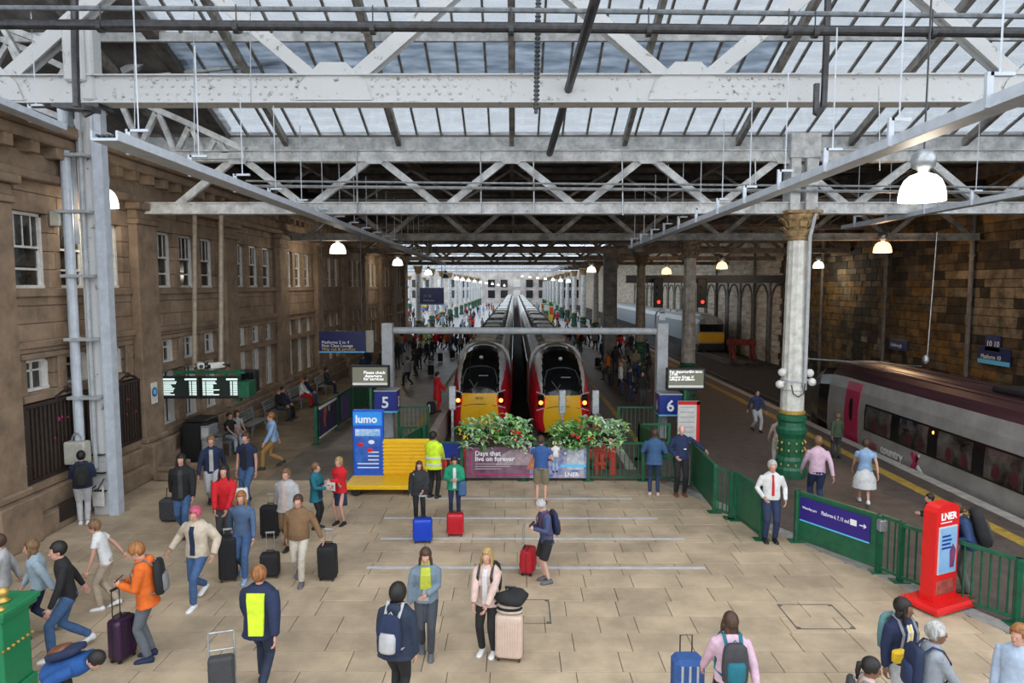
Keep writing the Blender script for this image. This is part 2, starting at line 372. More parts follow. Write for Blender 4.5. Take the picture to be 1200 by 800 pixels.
# architraves round the lower windows
for bi, pc in enumerate(bays[:-1]):
    if pc+5 > 70: continue
    b = MB(); b.bbox(WX, pc+.8, 3.96, WX+.1, pc+5.1, 4.08, .01)
    for c in (.85, 2.2, 3.7, 5.03): b.bbox(WX, pc+c-.14, 3.16, WX+.06, pc+c+.14, 3.96, .01)
    b.bbox(WX, pc+.8, 3.0, WX+.12, pc+5.1, 3.16, .01)
    b.build('window_surround', STONE_D, wl)
CURT = mat('blind_cream', (.50,.45,.36), .8, var=.15)
def window(kind):
    h = {'u':1.71,'s':.73,'l':1.72}[kind]; wd = 1.08 if kind == 'u' else 1.0; x = -.2
    t = bpy.data.objects.new('window_1', None); C.objects.link(t); t['kind'] = 'structure'
    f = MB(); d = .07
    f.box(x-.08,-wd/2,0,x+.06,-wd/2+d,h); f.box(x-.08,wd/2-d,0,x+.06,wd/2,h); f.box(x-.08,-wd/2,0,x+.08,wd/2,d); f.box(x-.08,-wd/2,h-d,x+.06,wd/2,h)
    f.build('frame', WWIN, t)
    s = MB()
    if kind == 'u':
        s.box(x-.05,-wd/2,h*.53,x+.03,wd/2,h*.53+.05); s.box(x-.05,-wd/2,h*.24,x+.03,wd/2,h*.24+.05)
        for q in (-.27,0,.27): s.box(x-.03,q-.012,h*.55,x+.01,q+.012,h-d)
        s.box(x-.03,-wd/2+.07,.07,x+.02,-wd/2+.12,h*.5); s.box(x-.03,wd/2-.12,.07,x+.02,wd/2-.07,h*.5)
    elif kind == 's':
        s.box(x-.05,-wd/2,h*.62,x+.03,wd/2,h*.62+.04); s.box(x-.05,-.02,0,x+.03,.02,h); s.box(x-.05,.3,0,x+.05,.46,h)
    else:
        s.box(x-.05,-wd/2,h*.5,x+.03,wd/2,h*.5+.05); s.box(x-.05,-.02,0,x+.03,.02,h); s.box(x-.05,.22,0,x+.05,.46,h)
    s.build('sash', WWIN, t)
    zs = {'u':[(.07,h*.24),(h*.29,h*.53),(h*.58,h-.07)],'s':[(.07,h*.62),(h*.66,h-.07)],'l':[(.07,h*.5),(h*.53,h-.07)]}[kind]
    for a, b in zs: MB().box(x-.02,-wd/2+.06,a,x-.012,wd/2-.06,b).build('pane', WGL, t)
    if kind == 'u': MB().box(x-.06,-.40,.5,x-.04,.40,.95).build('blind', CURT, t)
    return t
protos = {}; nwin = 0
for (yc, z0, z1, kd) in sorted(WINS):
    if yc < 13 : pass
    nwin += 1
    if kd not in protos:
        o = window(kd); protos[kd] = o
    else: o = dup(protos[kd])
    o.name = 'window_%d' % nwin; o.location = (WX, yc, z0)
# ---- right retaining wall
RX = 22.0
wr = struct('wall_right', MB().box(RX+.1, 8, -1.1, RX+3, 235, 11.5), mat('wall_core_dark', (.05,.042,.034), .95, var=.2))
st = []; z = -1.0
while z < 10.6:
    h = rs.choice((.38,.44,.5)); y = 24.0 + rs.random()*.5
    while y < 56:
        L = rs.uniform(.5, 1.35); st.append((y, min(y+L,56.2), z, z+h)); y += L
    z += h
st.sort(key=lambda s: (not (28.5 < s[0] < 56 and s[2] > 2.2), s[2] > 8.4, s[0]))
import mathutils.noise as mn
rest = MB()
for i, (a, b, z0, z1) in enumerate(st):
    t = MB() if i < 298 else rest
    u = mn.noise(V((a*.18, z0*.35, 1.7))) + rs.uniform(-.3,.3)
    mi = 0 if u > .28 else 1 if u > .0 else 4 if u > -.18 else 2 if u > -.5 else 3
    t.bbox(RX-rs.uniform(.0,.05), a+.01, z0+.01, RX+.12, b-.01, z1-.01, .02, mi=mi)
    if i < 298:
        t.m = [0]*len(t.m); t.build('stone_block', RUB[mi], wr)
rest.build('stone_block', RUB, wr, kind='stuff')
PALE = mat('whitewashed_masonry', (.72,.64,.52), .95, scale=1.2, col2=(.38,.32,.24), bump=.5, bscale=9, stretch=(1,.6,2.2))
pw = MB()
z = -1.0
while z < 10.6:
    y = 56.2 + rs.random()
    while y < 130:
        L = rs.uniform(1.2, 2.4); pw.bbox(RX-rs.uniform(0,.04), y+.01, z+.01, RX+.12, y+L-.01, z+.5, .02); y += L
    z += .51
pw.build('stone_block', PALE, wr, kind='stuff')
MB().box(RX, 130, -1, RX+.12, 235, 10.6).build('far_panel', PALE, wr)
yy = 56.9
for i in range(18):
    a = MB(); pts = [(RX-.05, yy-1.55, -1)]+[(RX-.05, yy-1.55*math.cos(PI*k/10), 4.2+1.55*math.sin(PI*k/10)) for k in range(11)]+[(RX-.05, yy+1.55, -1)]
    a.tube(pts, .11, 5); a.bbox(RX-.12, yy+1.72, -1, RX+.05, yy+2.18, 6.4, .03)
    a.build('blind_arch', DSTEEL, wr); yy += 3.9
for y in (32.8, 40.3, 48.6, 62.3, 74):
    one('drain_pipe', MB().tube([(RX-.22,y,-1),(RX-.22,y,9.6),(RX-.1,y,10.2)], .11, 8).lathe([(.15,0),(.15,.12)], (RX-.22,y,4),8).lathe([(.15,0),(.15,.12)], (RX-.22,y,7),8), DSTEEL, 'tall dark drain pipe on the right stone wall, %s' % {32.8:'nearest of the five',40.3:'second nearest of the five',48.6:'third, just right of the white column',62.3:'fourth, among the arches',74:'farthest, deep among the arches'}[y], 'pipe')
# ---- roofs
GY, GZ, RY = 24.2, 10.8, 10.0; SL = .394
def gz(y): return GZ+(GY-y)*SL
glz = struct('ceiling', MB().bar((0-14,GY+.05,GZ-.28),(RX+1,GY+.05,GZ-.28),.12,.46), WHITE)     # glazed slope: gutter beam with bars and panes
xs = [-10.1+.84*i for i in range(40)]
pane = MB(); L = math.hypot(4.7, 4.7*SL)
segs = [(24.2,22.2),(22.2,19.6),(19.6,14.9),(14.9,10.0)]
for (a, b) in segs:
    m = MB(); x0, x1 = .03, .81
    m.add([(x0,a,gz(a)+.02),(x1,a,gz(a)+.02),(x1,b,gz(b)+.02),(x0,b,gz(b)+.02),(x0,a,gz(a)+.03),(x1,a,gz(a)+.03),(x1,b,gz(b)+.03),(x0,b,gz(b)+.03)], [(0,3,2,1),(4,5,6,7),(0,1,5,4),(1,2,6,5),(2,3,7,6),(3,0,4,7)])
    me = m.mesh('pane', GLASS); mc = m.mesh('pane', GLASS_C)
    for x in xs[:-1]: link('pane', me if (a == 22.2 and x < 7) else mc, glz, loc=(x,0,0))  # greyed tint dims the middle panes left of the right-hand end
bm_ = MB().bar((0,GY,GZ),(0,RY,gz(RY)),.06,.10).mesh('glazing_bar', mat('glazing_bar_paint', (.24,.22,.195), .6, var=.25, scale=3))
for x in xs: link('glazing_bar', bm_, glz, loc=(x,0,0))
for y in (19.6, 14.9, 10.0):
    MB().bar((-14,y,gz(y)-.12),(RX+1,y,gz(y)-.12),.12,.24).build('purlin', WHITE, glz)
for y in (22.2, 17.4): MB().bar((-10,y,gz(y)-.07),(RX+1,y,gz(y)-.07),.05,.06).build('purlin', WHITE, glz)
NX = [-.1+3.92*i for i in range(-4, 7)]
for x in NX: MB().bar((x,GY,GZ-.25),(x,RY,gz(RY)-.25),.16,.26).build('rafter', mat('rafter_paint', (.33,.31,.28), .6, var=.3, scale=3), glz)
stub = MB().bar((0,GY-.15,GZ-.95),(0,GY-.15,GZ-.5),.12,.1).bar((0,GY-.15,GZ-.95),(0,GY-.35,GZ-.95),.12,.04).mesh('bracket', WHITE)
for i in range(58): link('bracket', stub, glz, loc=(-12.6+i*.62-(.14 if i%2 else -.14),0,0))
# boarded slope left of the glass
BOARD = mat('roof_boards', (.20,.185,.17), .8, var=.25, scale=1.2)
bd = MB()
for i in range(24):
    x1 = -10.15-i*.62; bd.add([(x1-.6,GY,GZ+.05),(x1,GY,GZ+.05),(x1,RY-4,gz(RY-4)+.05),(x1-.6,RY-4,gz(RY-4)+.05),(x1-.6,GY,GZ+.13),(x1,GY,GZ+.13),(x1,RY-4,gz(RY-4)+.13),(x1-.6,RY-4,gz(RY-4)+.13)], [(0,3,2,1),(4,5,6,7),(0,1,5,4),(1,2,6,5),(2,3,7,6),(3,0,4,7)])
    bd.box(x1-.62,RY-4,gz(RY-4)+.12,x1+.01,GY,gz(RY-4)+.12+.001) if False else None
ob = struct('ceiling', MB().bar((-25.5,RY-4,gz(RY-4)+.05),(-9.9,RY-4,gz(RY-4)+.05),.3,.3), DSTEEL)
bd.build('roof_boards', BOARD, ob)
MB().bar((-10.05,GY,GZ+.05),(-10.05,RY-4,gz(RY-4)+.05),.35,.5).build('verge_board', DSTEEL, ob)
# dark middle roof
DROOF = mat('dark_roof_boards', (.085,.075,.065), .9, var=.3, scale=1)
dr = struct('ceiling', MB().box(-26, GY+.1, 10.75, RX+3, 71, 10.95), DROOF)
for i, x in enumerate(NX): MB().bar((x,GY+.2,10.35),(x,71,10.35),.16,.5).build('roof_beam', DSTEEL, dr)
for i in range(22):
    y = 26+i*2.1; MB().bar((WX,y,10.62),(RX,y,10.62),.12,.2).build('purlin', DSTEEL, dr)
for j in range(3):
    y = 27+j*12.5
    for i in range(-3, 8):
        x = NX[i+3]; MB().bar((x,y,10.1),(x+1.96,y,8.9),.07,.09).bar((x+1.96,y,8.9),(x+3.92,y,10.1),.07,.09).build('roof_strut', DSTEEL, dr)
    MB().bar((WX,y,8.9),(RX,y,8.9),.12,.16).build('roof_tie', DSTEEL, dr)
# far glazed roof
FG = glassmat('far_roof_glass', (.80,.84,.88), .25, (.8,.8,.8), .05)
fr = struct('ceiling', MB().bar((-42,71.2,10.8),(RX+1,71.2,10.8),.3,.7), GREYW)
for j in range(13):
    y0 = 71.5+12.5*j; MB().box(-42, y0, 11.2, 12.4, y0+12.3, 11.22).build('pane', FG, fr)
    g = MB()
    for i in range(12): g.bar((-40+i*4.5,y0,11.1),(-40+i*4.5,y0+12.4,11.1),.08,.12)
    g.bar((-42,y0,10.0),(12.4,y0,10.0),.2,.22); g.bar((-42,y0,11.05),(12.4,y0,11.05),.16,.2)
    for i in range(14): g.bar((-40+i*3.92,y0,10),(-38.04+i*3.92,y0,11),.08,.08); g.bar((-38.04+i*3.92,y0,11),(-36.08+i*3.92,y0,10),.08,.08)
    g.build('roof_frame', GREYW, fr)
struct('ceiling', MB().box(12.4, 71, 11.0, RX+3, 235, 11.2), DROOF)

# brown paving between the facade and the platform fence
bp_ = struct('floor', MB().box(WX+.3, PY, -.2, -7.2, 42, -.006), PAVE_J); BPAVE = mat('brown_paving', (.27,.195,.125), .6, var=.2, scale=1, bump=.15, obj_var=.12)
y = PY; k_ = 0
while y < 41.5:
    x = WX+.42-rs.random()*.5
    while x < -7.25:
        x1 = min(x+rs.choice((.8,.95,1.1,1.25)), -7.2)
        MB().bbox(max(x,WX+.31)+.006, y+.006, -.03, x1-.006, y+.554, -.001, .004).build('paving_slab', BPAVE, bp_); x = x1
    y += .56
# ================================================================ TRUSSES, COLUMNS, PIPES
def rivets(pts, r=.035):
    m = MB()
    for p in pts: p = V(p); m.loft([[p+V((math.cos(k*PI/3)*q, -d, math.sin(k*PI/3)*q)) for k in range(6)] for q, d in ((r,0),(r*.8,.018),(r*.3,.028))])
    return m
def truss(y, zb, zt, x0, x1, mt, label, dw=.2, ch=.3, top=None, nd=None, rv=True, web=.16):
    t = thing('roof_truss', label, 'truss', ((x0+x1)/2, y, zb))
    MB().bar((x0,y,zb+ch/2),(x1,y,zb+ch/2),.28,ch).bar((x0,y,zb+ch),(x1,y,zb+ch),.42,.03).bar((x0,y,zb),(x1,y,zb),.42,.03).build('bottom_chord', mt, t, world=True)
    MB().bar((x0,y,zt-ch/2),(x1,y,zt-ch/2),.28,ch).bar((x0,y,zt),(x1,y,zt),.42,.03).build('top_chord', mt, t, world=True)
    for x in (nd or NX):
        for s in (-1, 1):
            xe = x+s*1.96
            if x0-.1 < x < x1+.1 and x0 < xe < x1:
                MB().bar((x+s*.1,y,zt-ch*.6),(xe-s*.06,y,zb+ch*.6),dw,.14,up=(0,1,0)).build('diagonal', mt, t, world=True)
        if x0 < x < x1:
            MB().prism([(-.45,0),(.45,0),(.22,-.34),(-.22,-.34)],(x,y-.16,zt-.03),(1,0,0),(0,0,1),(0,.03,0)).build('gusset_plate', mt, t, world=True)
    if rv:
        pts = []
        n = int((x1-x0)/.42)
        for i in range(n): pts += [(x0+.2+i*.42,y-.141,zb+ch-.06),(x0+.2+i*.42,y-.141,zb+.06),(x0+.2+i*.42,y-.141,zt-.06)]
        rivets(pts,.025).build('rivets', mt, t, world=True, kind='stuff')
    return t
truss(20.0, 7.68, 9.45, -11.6, 21.8, WHITE, 'pale lattice truss carried by the white column, nearest full truss across the hall')
lab = ['second', 'third', 'fourth', 'fifth']
for i in range(4):
    truss(32.5+12.5*i, 7.75, 9.6, -11, 21.8, BRSTEEL if i else mat('grey_brown_steel', (.33,.30,.26), .6, var=.3, scale=2), 'dark lattice truss across the hall, %s behind the pale one' % ('next' if i == 0 else lab[i]), rv=False)
# great front girder at y=16.4
y = 16.4; g = thing('roof_girder', 'heavy riveted front girder with peeling paint, spanning the whole view', 'girder', (4, y, 9.8))
MB().bar((-12.6,y,10.15),(16,y,10.15),.3,.60).bar((-12.6,y,10.46),(16,y,10.46),.5,.03).bar((-12.6,y,9.84),(16,y,9.84),.5,.03).build('bottom_chord', WHITE_R, g, world=True)
MB().bar((-12.6,y,13.5),(16,y,13.5),.3,.4).build('top_chord', WHITE_R, g, world=True)
bn = [-12.3,-4.2,4.0,12.1]
for b_ in bn:
    for s in (-1,1):
        tx = b_+s*4.05
        if -13 < tx < 16.3:
            m = MB()
            for o in (-.13, .13): m.bar((b_+s*.1,y+o,10.1),(tx,y+o,13.4),.05,.34 if s > 0 else .3)
            m.bar((b_+s*.1,y,10.1),(tx,y,13.4),.3,.1)
            m.build('diagonal', WHITE_R, g, world=True)
    MB().prism([(-.9,-.3),(.9,-.3),(.75,.1),(.3,.55),(-.3,.55),(-.75,.1)],(b_,y-.19,10.2),(1,0,0),(0,0,1),(0,.02,0)).build('gusset_plate', WHITE_R, g, world=True)
pts = []
for i in range(46): pts += [(-12+i*.62,y-.155,10.38),(-12+i*.62,y-.155,9.93)]
for c in (-8.0,-5.6,-2.4,5.0):
    for i in range(9): pts += [(c+i*.24-.9,y-.155,10.22),(c+i*.24-.78,y-.155,10.05),(c+i*.24-.78,y-.155,10.38)]
rivets(pts,.042).build('rivets', WHITE_R, g, world=True, kind='stuff')
# curved-bottom bracket truss on the left
bt = thing('bracket_truss', 'pale lattice bracket with a curved lower chord, left of the near truss', 'truss', (-12, 19.9, 9.3))
top = [pd(-60,20,19.9), pd(40,62,19.9), pd(130,105,19.9), pd(215,142,19.9), pd(288,176,19.9)]
bot = [pd(-60,95,19.9), pd(40,125,19.9), pd(125,158,19.9), pd(180,178,19.9), pd(225,184,19.9), pd(288,183,19.9)]
m = MB()
for a, b in zip(top, top[1:]): m.bar(a, b, .25, .16)
m.build('top_chord', WHITE, bt, world=True)
m = MB()
for a, b in zip(bot, bot[1:]): m.bar(a, b, .25, .16)
m.build('bottom_chord', WHITE, bt, world=True)
def lerp_path(P_, px):
    for a, b in zip(P_, P_[1:]):
        if a.x <= px <= b.x: return a.lerp(b, (px-a.x)/(b.x-a.x))
    return P_[-1]
q = -12.0; up_ = True; st_ = [1.0,.9,.9,.8,.8,.7,.6,.55,.5,.45,.4,.35]
q = -15.2; prev = lerp_path(bot, q)
for i, d in enumerate(st_):
    q += d*.88
    if q > -8.2: break
    nx = lerp_path(top if i%2 == 0 else bot, q); MB().bar(prev, nx, .12, .14).build('diagonal', WHITE, bt, world=True); prev = nx
# left roof principals: white rafters seen against the dark boards
for i, (p, q_, wd, L) in enumerate((((145,85,21),(245,38,21),.28,'short'), ((205,57,21),(300,77,21),.12,'slim'), ((240,38,21),(345,60,21),.14,'upper slim'), ((160,91,21),(328,74,21),.12,'level'), ((0,30,18.5),(110,70,18.5),.22,'wide'), ((5,35,18.3),(35,85,18.3),.16,'steep'))):
    one('roof_strut', MB().bar(pd(*p), pd(*q_), wd, wd*.7), WHITE, '%s white strut against the dark roof boards at upper left' % L, 'strut')
for x0, y0, x1, y1, i in ((90,0,330,55,0),(400,0,440,165,1)): pass
# dark steel framing beams crossing further back, pale diagonals at top
def pole(name, label, cat, pts, r, mt, n=8, group=None): return one(name, MB().tube(pts, r, n), mt, label, cat, group)
# the two horizontal pipes across the top of the view
Yp = 14.2
t = thing('overhead_pipe', 'thick dark pipe running across the top of the view', 'pipe', (0,Yp,10.9))
MB().tube([pd(-60,28,Yp),pd(600,32,Yp),pd(1260,39,Yp)], .10, 12).build('pipe', PIPE, t, world=True)
for px in (118,277,437,599,760,924,955,1092): c = pd(px,30+px*.008,Yp); MB().tube([c-V((.05,0,0)),c+V((.05,0,0))],.125,12).tube([c,c+V((0,0,.45))],.015,5).build('pipe_clip', PIPE, t, world=True)
pole('overhead_conduit', 'thin grey conduit just above the thick dark pipe at the top', 'pipe', [pd(-60,9,Yp+.1),pd(600,12,Yp+.1),pd(1260,20,Yp+.1)], .055, mat('grey_conduit', (.20,.22,.24), .4, var=.2))
pole('down_pipe', 'dark vertical drop pipe in front of the left column head', 'pipe', [pd(87,-30,15.2),pd(88,60,15.2),pd(90,125,15.2)], .08, PIPE)
one('pipe_bracket', MB().bar(pd(70,125,15.6),pd(113,129,15.6),.35,.10).bar(pd(98,135,15.6),pd(112,128,15.6),.1,.1), PIPE, 'black bracket at the foot of the left drop pipe', 'bracket')
t = thing('hanging_chain_rod', 'black ribbed rod hanging in front of the girder near the centre', 'rod', pd(629,134,15.0)-V((0,0,0)))
m = MB(); m.tube([pd(631,-10,15),pd(628,133,15)], .04, 8)
for i in range(26): c = pd(631-.02*i*5.2, i*5.1, 15); m.lathe([(.065,0),(.065,.035)], c, 8)
m.build('rod', PIPE, t, world=True)
t = thing('hooked_pipe', 'dark vertical pipe with a hooked foot over the right of the girder', 'pipe', pd(960,133,15.3))
MB().tube([pd(971,-20,15.3),pd(968,60,15.3),pd(965,125,15.3),pd(955,133,15.3)], .075, 8).build('pipe', PIPE, t, world=True)
MB().bar(pd(957,98,15.3),pd(956,133,15.3),.1,.1).bar(pd(954,133,15.3),pd(970,124,15.3),.12,.06).build('hook', PIPE, t, world=True)
# pipe running away along the hall, right of centre
pole('long_pipe', 'black sloping pipe crossing the glass roof right of centre', 'pipe', [pd(704,-30,12.2),pd(697,2,12.6),pd(668,98,16.0),pd(641,190,20.5)], .10, PIPE)
# two slim rails in front of the lattice
for i, (a, b, r_, L) in enumerate(((212,218,.03,'upper slim grey rail across the pale lattice truss'),(218,224,.045,'lower thicker grey rail across the pale lattice truss'))):
    pole('service_rail', L, 'rail', [pd(288,a,19.5),pd(1240,b+2,19.5)], r_, GALV, 6)
# cable trays with lamps
def tray(a, b, label, n=8, wd=.34):
    t = thing('cable_tray', label, 'cable tray', a)
    MB().bar(a, b, wd, .035).bar(a+V((wd/2,0,.05)), b+V((wd/2,0,.05)), .03, .13).bar(a-V((wd/2,0,-.05)), b-V((wd/2,0,-.05)), .03, .13).build('tray', BLUEW, t, world=True)
    for k in range(4): MB().tube([a+V((-.1+k*.07,0,.05)), b+V((-.1+k*.07,0,.05))], .022, 5).build('cable', PIPE, t, world=True)
    for i in range(n):
        c = a.lerp(b, (i+.5)/n); MB().bar(c+V((-wd/2-.03,0,-.02)), c+V((-wd/2-.03,0,.35)), .07, .05).bar(c+V((-wd/2-.03,0,.33)), c+V((.1,0,.33)), .05, .04).tube([c+V((-.05,0,.33)),c+V((-.05,0,2.2))], .012, 4).build('hanger', BLUEW, t, world=True)
tray(pd(122,163,9.3), pd(520,310,51), 'long pale cable tray sloping away on the left above the facade', 22)
tray(pd(1260,92,6.5), pd(740,291,28.5), 'long cable tray sloping away on the right past the big lamp', 12, .26)
tray(pd(1260,218,14.0), pd(990,268,24), 'short cable tray at the far right, below the lattice', 5, .24)
tray(pd(-40,108,12.6), pd(70,152,15.0), 'rusty edged gutter tray at the upper left corner', 2, .3)
# left steel column
cx, cy = -10.1, 16.4
t = thing('steel_column', 'pale blue-white steel column with pipes at the left, carrying the front girder', 'column', (cx, cy, 0))
MB().box(.20,-.12,0,.42,.12,10.4).box(.20,-.15,0,.24,.15,10.0).build('flange', BLUEW, t)
MB().box(-.22,-.05,0,.21,.05,11.2).build('web_plate', WHITE_R, t)
MB().box(-.60,-.06,6.6,-.34,.10,10.0).build('cover_strip', BLUEW, t)
MB().tube([(-.40,-.2,1.9),(-.40,-.2,9.8)],.11,12).build('drain_pipe', BLUEW, t)
MB().tube([(-.06,-.16,1.2),(-.06,-.16,9.9)],.05,8).build('conduit', GREYW, t)
for z in (2.9,4.3,5.8,7.3,8.6): MB().box(-.56,-.36,z,.14,-.10,z+.07).lathe([(.15,0),(.15,.08)],(-.4,-.2,z),12).build('pipe_clamp', GREYW, t)
MB().bbox(-.3,-.3,10.3,.2,.1,11.5,.05).bbox(.05,-.2,9.9,.35,.2,11.6,.04).build('column_head', WHITE_R, t)
MB().box(-.6,-.3,9.72,.5,.3,9.8).build('bearing_plate', PIPE, t)
for z in (.6,1.05,1.5): MB().box(-.2,-.17,z,.12,-.05,z+.02).build('joint', BLACK, t)
MB().bbox(-.18,-.18,.25,.1,-.14,.75,.005).build('notice', WWIN, t)
text('■■■', BLACK, t, (cx-.12, cy-.19, .62), (1,0,0), (0,0,1), .07, name='print')
e = MB().bbox(-.62,-.5,1.35,-.12,-.2,1.9,.03); e.bbox(-.5,-.45,1.05,-.2,-.2,1.3,.02)
o = thing('junction_box', 'cream electrical box with a lifting ring strapped to the left steel column', 'box', (cx, cy, 0))
e.build('casing', mat('cream_box', (.48,.47,.40), .5, var=.1), o)
MB().tube([(-.37+.12*math.cos(a*PI/6), -.35, 1.9+.2*math.sin(a*PI/6)) for a in range(7)], .02, 6).build('lifting_ring', GALV, o)
MB().tube([(-.35,-.4,1.1),(-.3,-.45,.8),(-.15,-.42,.65),(.05,-.3,.72),(.15,-.2,.95)], .02, 6).tube([(-.4,-.4,1.1),(-.34,-.42,.75),(-.2,-.4,.6),(0,-.3,.8)], .02, 6).build('cable', PIPE, o)
# cast-iron columns
def ccol(x, y, label, m1, mb_, mcap, grp=None):
    t = thing('iron_column', label, 'column', (x, y, 0), group=grp)
    n = 24; prof = [(.335,1.95),(.325,3.0),(.275,6.9)]
    rings = [[V((math.cos(2*PI*k/n)*r*(1 if k%2 else .95), math.sin(2*PI*k/n)*r*(1 if k%2 else .95), z)) for k in range(n)] for r, z in prof]
    MB().loft(rings).lathe([(.33,2.55),(.35,2.57),(.35,2.63),(.33,2.65)], n=16).build('shaft', m1, t)
    MB().lathe([(.46,0),(.46,.22),(.42,.3),(.41,.5),(.36,.6),(.36,1.15),(.43,1.3),(.44,1.42),(.38,1.5),(.37,1.62),(.42,1.68),(.42,1.78),(.34,1.84)], n=16).build('pedestal', mb_, t)
    MB().lathe([(.345,1.84),(.38,1.87),(.38,1.93),(.34,1.97)], n=16).build('gold_band', GOLD if mcap is OAK else mb_, t)
    c = MB().lathe([(.28,6.9),(.32,6.95),(.27,7.0),(.29,7.3),(.44,7.6),(.47,7.68)], n=16)
    for k in range(8):
        a = k*PI/4; u = V((math.cos(a), math.sin(a), 0)); w_ = V((-math.sin(a), math.cos(a), 0))
        for z0, rr in ((7.02,.29),(7.28,.34)):
            c.loft([[V((0,0,z))+u*r+w_*s for s, r in ((-h,ra),(h,ra),(h,ra+.05),(-h,ra+.05))] for z, ra, h in ((z0,rr-.03,.09),(z0+.16,rr+.02,.11),(z0+.27,rr+.14,.07),(z0+.24,rr+.2,.04))])
        if k%2: c.ell(u*.5+V((0,0,7.55)), (.09,.09,.08), 8, 5)
    c.bbox(-.5,-.5,7.66,.5,.5,7.74,.01)
    c.build('capital', mcap, t)
    return t
c0 = ccol(8.2, 19.98, 'white fluted iron column with gold leaf capital and green base, right of centre', mat('column_white', (.66,.65,.60), .5, var=.15, scale=4), GRN, OAK)
# fittings on that column
MB().bbox(-.36,-.3,7.75,-.08,.3,9.4,.01).bbox(.08,-.3,7.75,.42,.3,9.4,.01).bbox(-.4,-.34,9.2,.46,.34,9.9,.03).build('column_head', WHITE, c0)
m = MB()
for z in (.35,.78,1.0):
    for k in range(12): a = k*PI/6; m.ell((.40*math.cos(a), .40*math.sin(a), z+.02), (.035,.035,.05), 6, 4)
m.build('gold_ornament', GOLD, c0)
one('conduit', MB().tube([(8.42,19.66,2.6),(8.42,19.66,7.0),(8.5,19.6,7.5),(8.6,19.6,7.8)], .055, 8), GREYW, 'grey conduit climbing the front of the white fluted column', 'pipe')
cc = thing('cctv_cluster', 'cluster of white cameras strapped round the white fluted column', 'camera', (8.2,19.98,2.8))
MB().lathe([(.36,-.0),(.36,.06)]).build('strap', GREYW, cc)
for dx, dz in ((-.42,.3),(-.48,-.05),(.38,.28),(.45,.02)): MB().ell((dx,-.25,dz),(.12,.12,.12),10,7).bar((dx,-.2,dz+.05),(0,0,dz+.05),.06,.06).build('camera_dome', WWIN, cc)
MB().tube([(-.2,-.4,-.05),(-.15,-.42,-.3),(.0,-.42,-.4),(.15,-.42,-.3),(.2,-.4,0)], .02, 6).build('cable', PIPE, cc)
BCOL = mat('column_dim_brown', (.27,.22,.15), .6, var=.25, scale=3)  # dim light put into the shaft colour; same paint as the white column
names = ['second','third','fourth','fifth']
c1 = ccol(8.3, 32.5, 'iron column toned grey-brown for dim light, with green foot, next behind the white one', mat('column_dim_greybrown', (.33,.29,.24), .6, var=.25, scale=3), GRND, mat('dark_capital', (.20,.14,.08), .8, var=.3))  # shaft darkened in colour for the weaker light deeper in the hall
for i, y in enumerate((45, 57.5)):
    c = dup(c1, (8.3, y, 0), label='iron column toned brown for dim light, %s in the row behind the white one' % names[i+1 if i else 0].replace('second','second'))
    for ch in c.children:
        if ch.name.startswith('shaft'): ch.data = ch.data.copy(); ch.data.materials[0] = BCOL
c2 = ccol(8.3, 70, 'pale iron column in the far bright row on the right platform', WHITE, GRND, OAK, 'pale columns down the right platform')
for i in range(1, 11): dup(c2, (8.3, 70+12.5*i, 0))
for i in range(12): dup(c2, (-10.4, 74+12.0*i, 0), label='pale iron column in the near row of the far left concourse', group='pale columns along the left concourse')
for i in range(10): dup(c2, (-22.4, 74+12.0*i, 0), label='pale iron column in the outer row of the far left concourse', group='pale columns in the outer left row')
# black broad pier and thin poles on platform 6
one('brick_pier', MB().bbox(5.9,45.0,0,6.75,45.8,7.9,.04).bbox(5.75,44.9,0,6.9,45.9,.5,.03), DSTEEL, 'broad black square pier on the right platform beside the brown columns', 'pier')
# black footbridge girder and signals
one('bridge_girder', MB().bar((8.9,55,6.15),(21.9,55,6.15),.5,.55).bar((8.9,55,5.87),(21.9,55,5.87),.7,.05).bar((8.9,55,6.43),(21.9,55,6.43),.7,.05), PIPE, 'long black girder over the tracks above the locomotive', 'girder')
for px, L in ((771,'left'),(822,'right')):
    p = pd(px, 345, 54); s = thing('railway_signal', '%s of the two black signal heads showing red under the girder' % L, 'signal', (p.x, 54, 3.9))
    MB().bbox(-.36,-.12,0,.36,.12,2.3,.05).bar((0,0,2.3),(0,0,2.0),.2,.2).build('backboard', BLACK, s)
    for k in range(3): MB().tube([(.0,-.12,.45+k*.6),(0,-.32,.45+k*.6)],.14,10).build('hood', BLACK, s)
    MB().ell((0,-.36,.45),(.13,.06,.13),8,5).build('red_lamp', mat('signal_red', (.9,.02,.01), .3, var=0, emit=4, ecol=(1,.03,.02)), s)
    MB().bar((0,0,2.2),(0,0,2.35),.12,.12).build('hanger', BLACK, s)
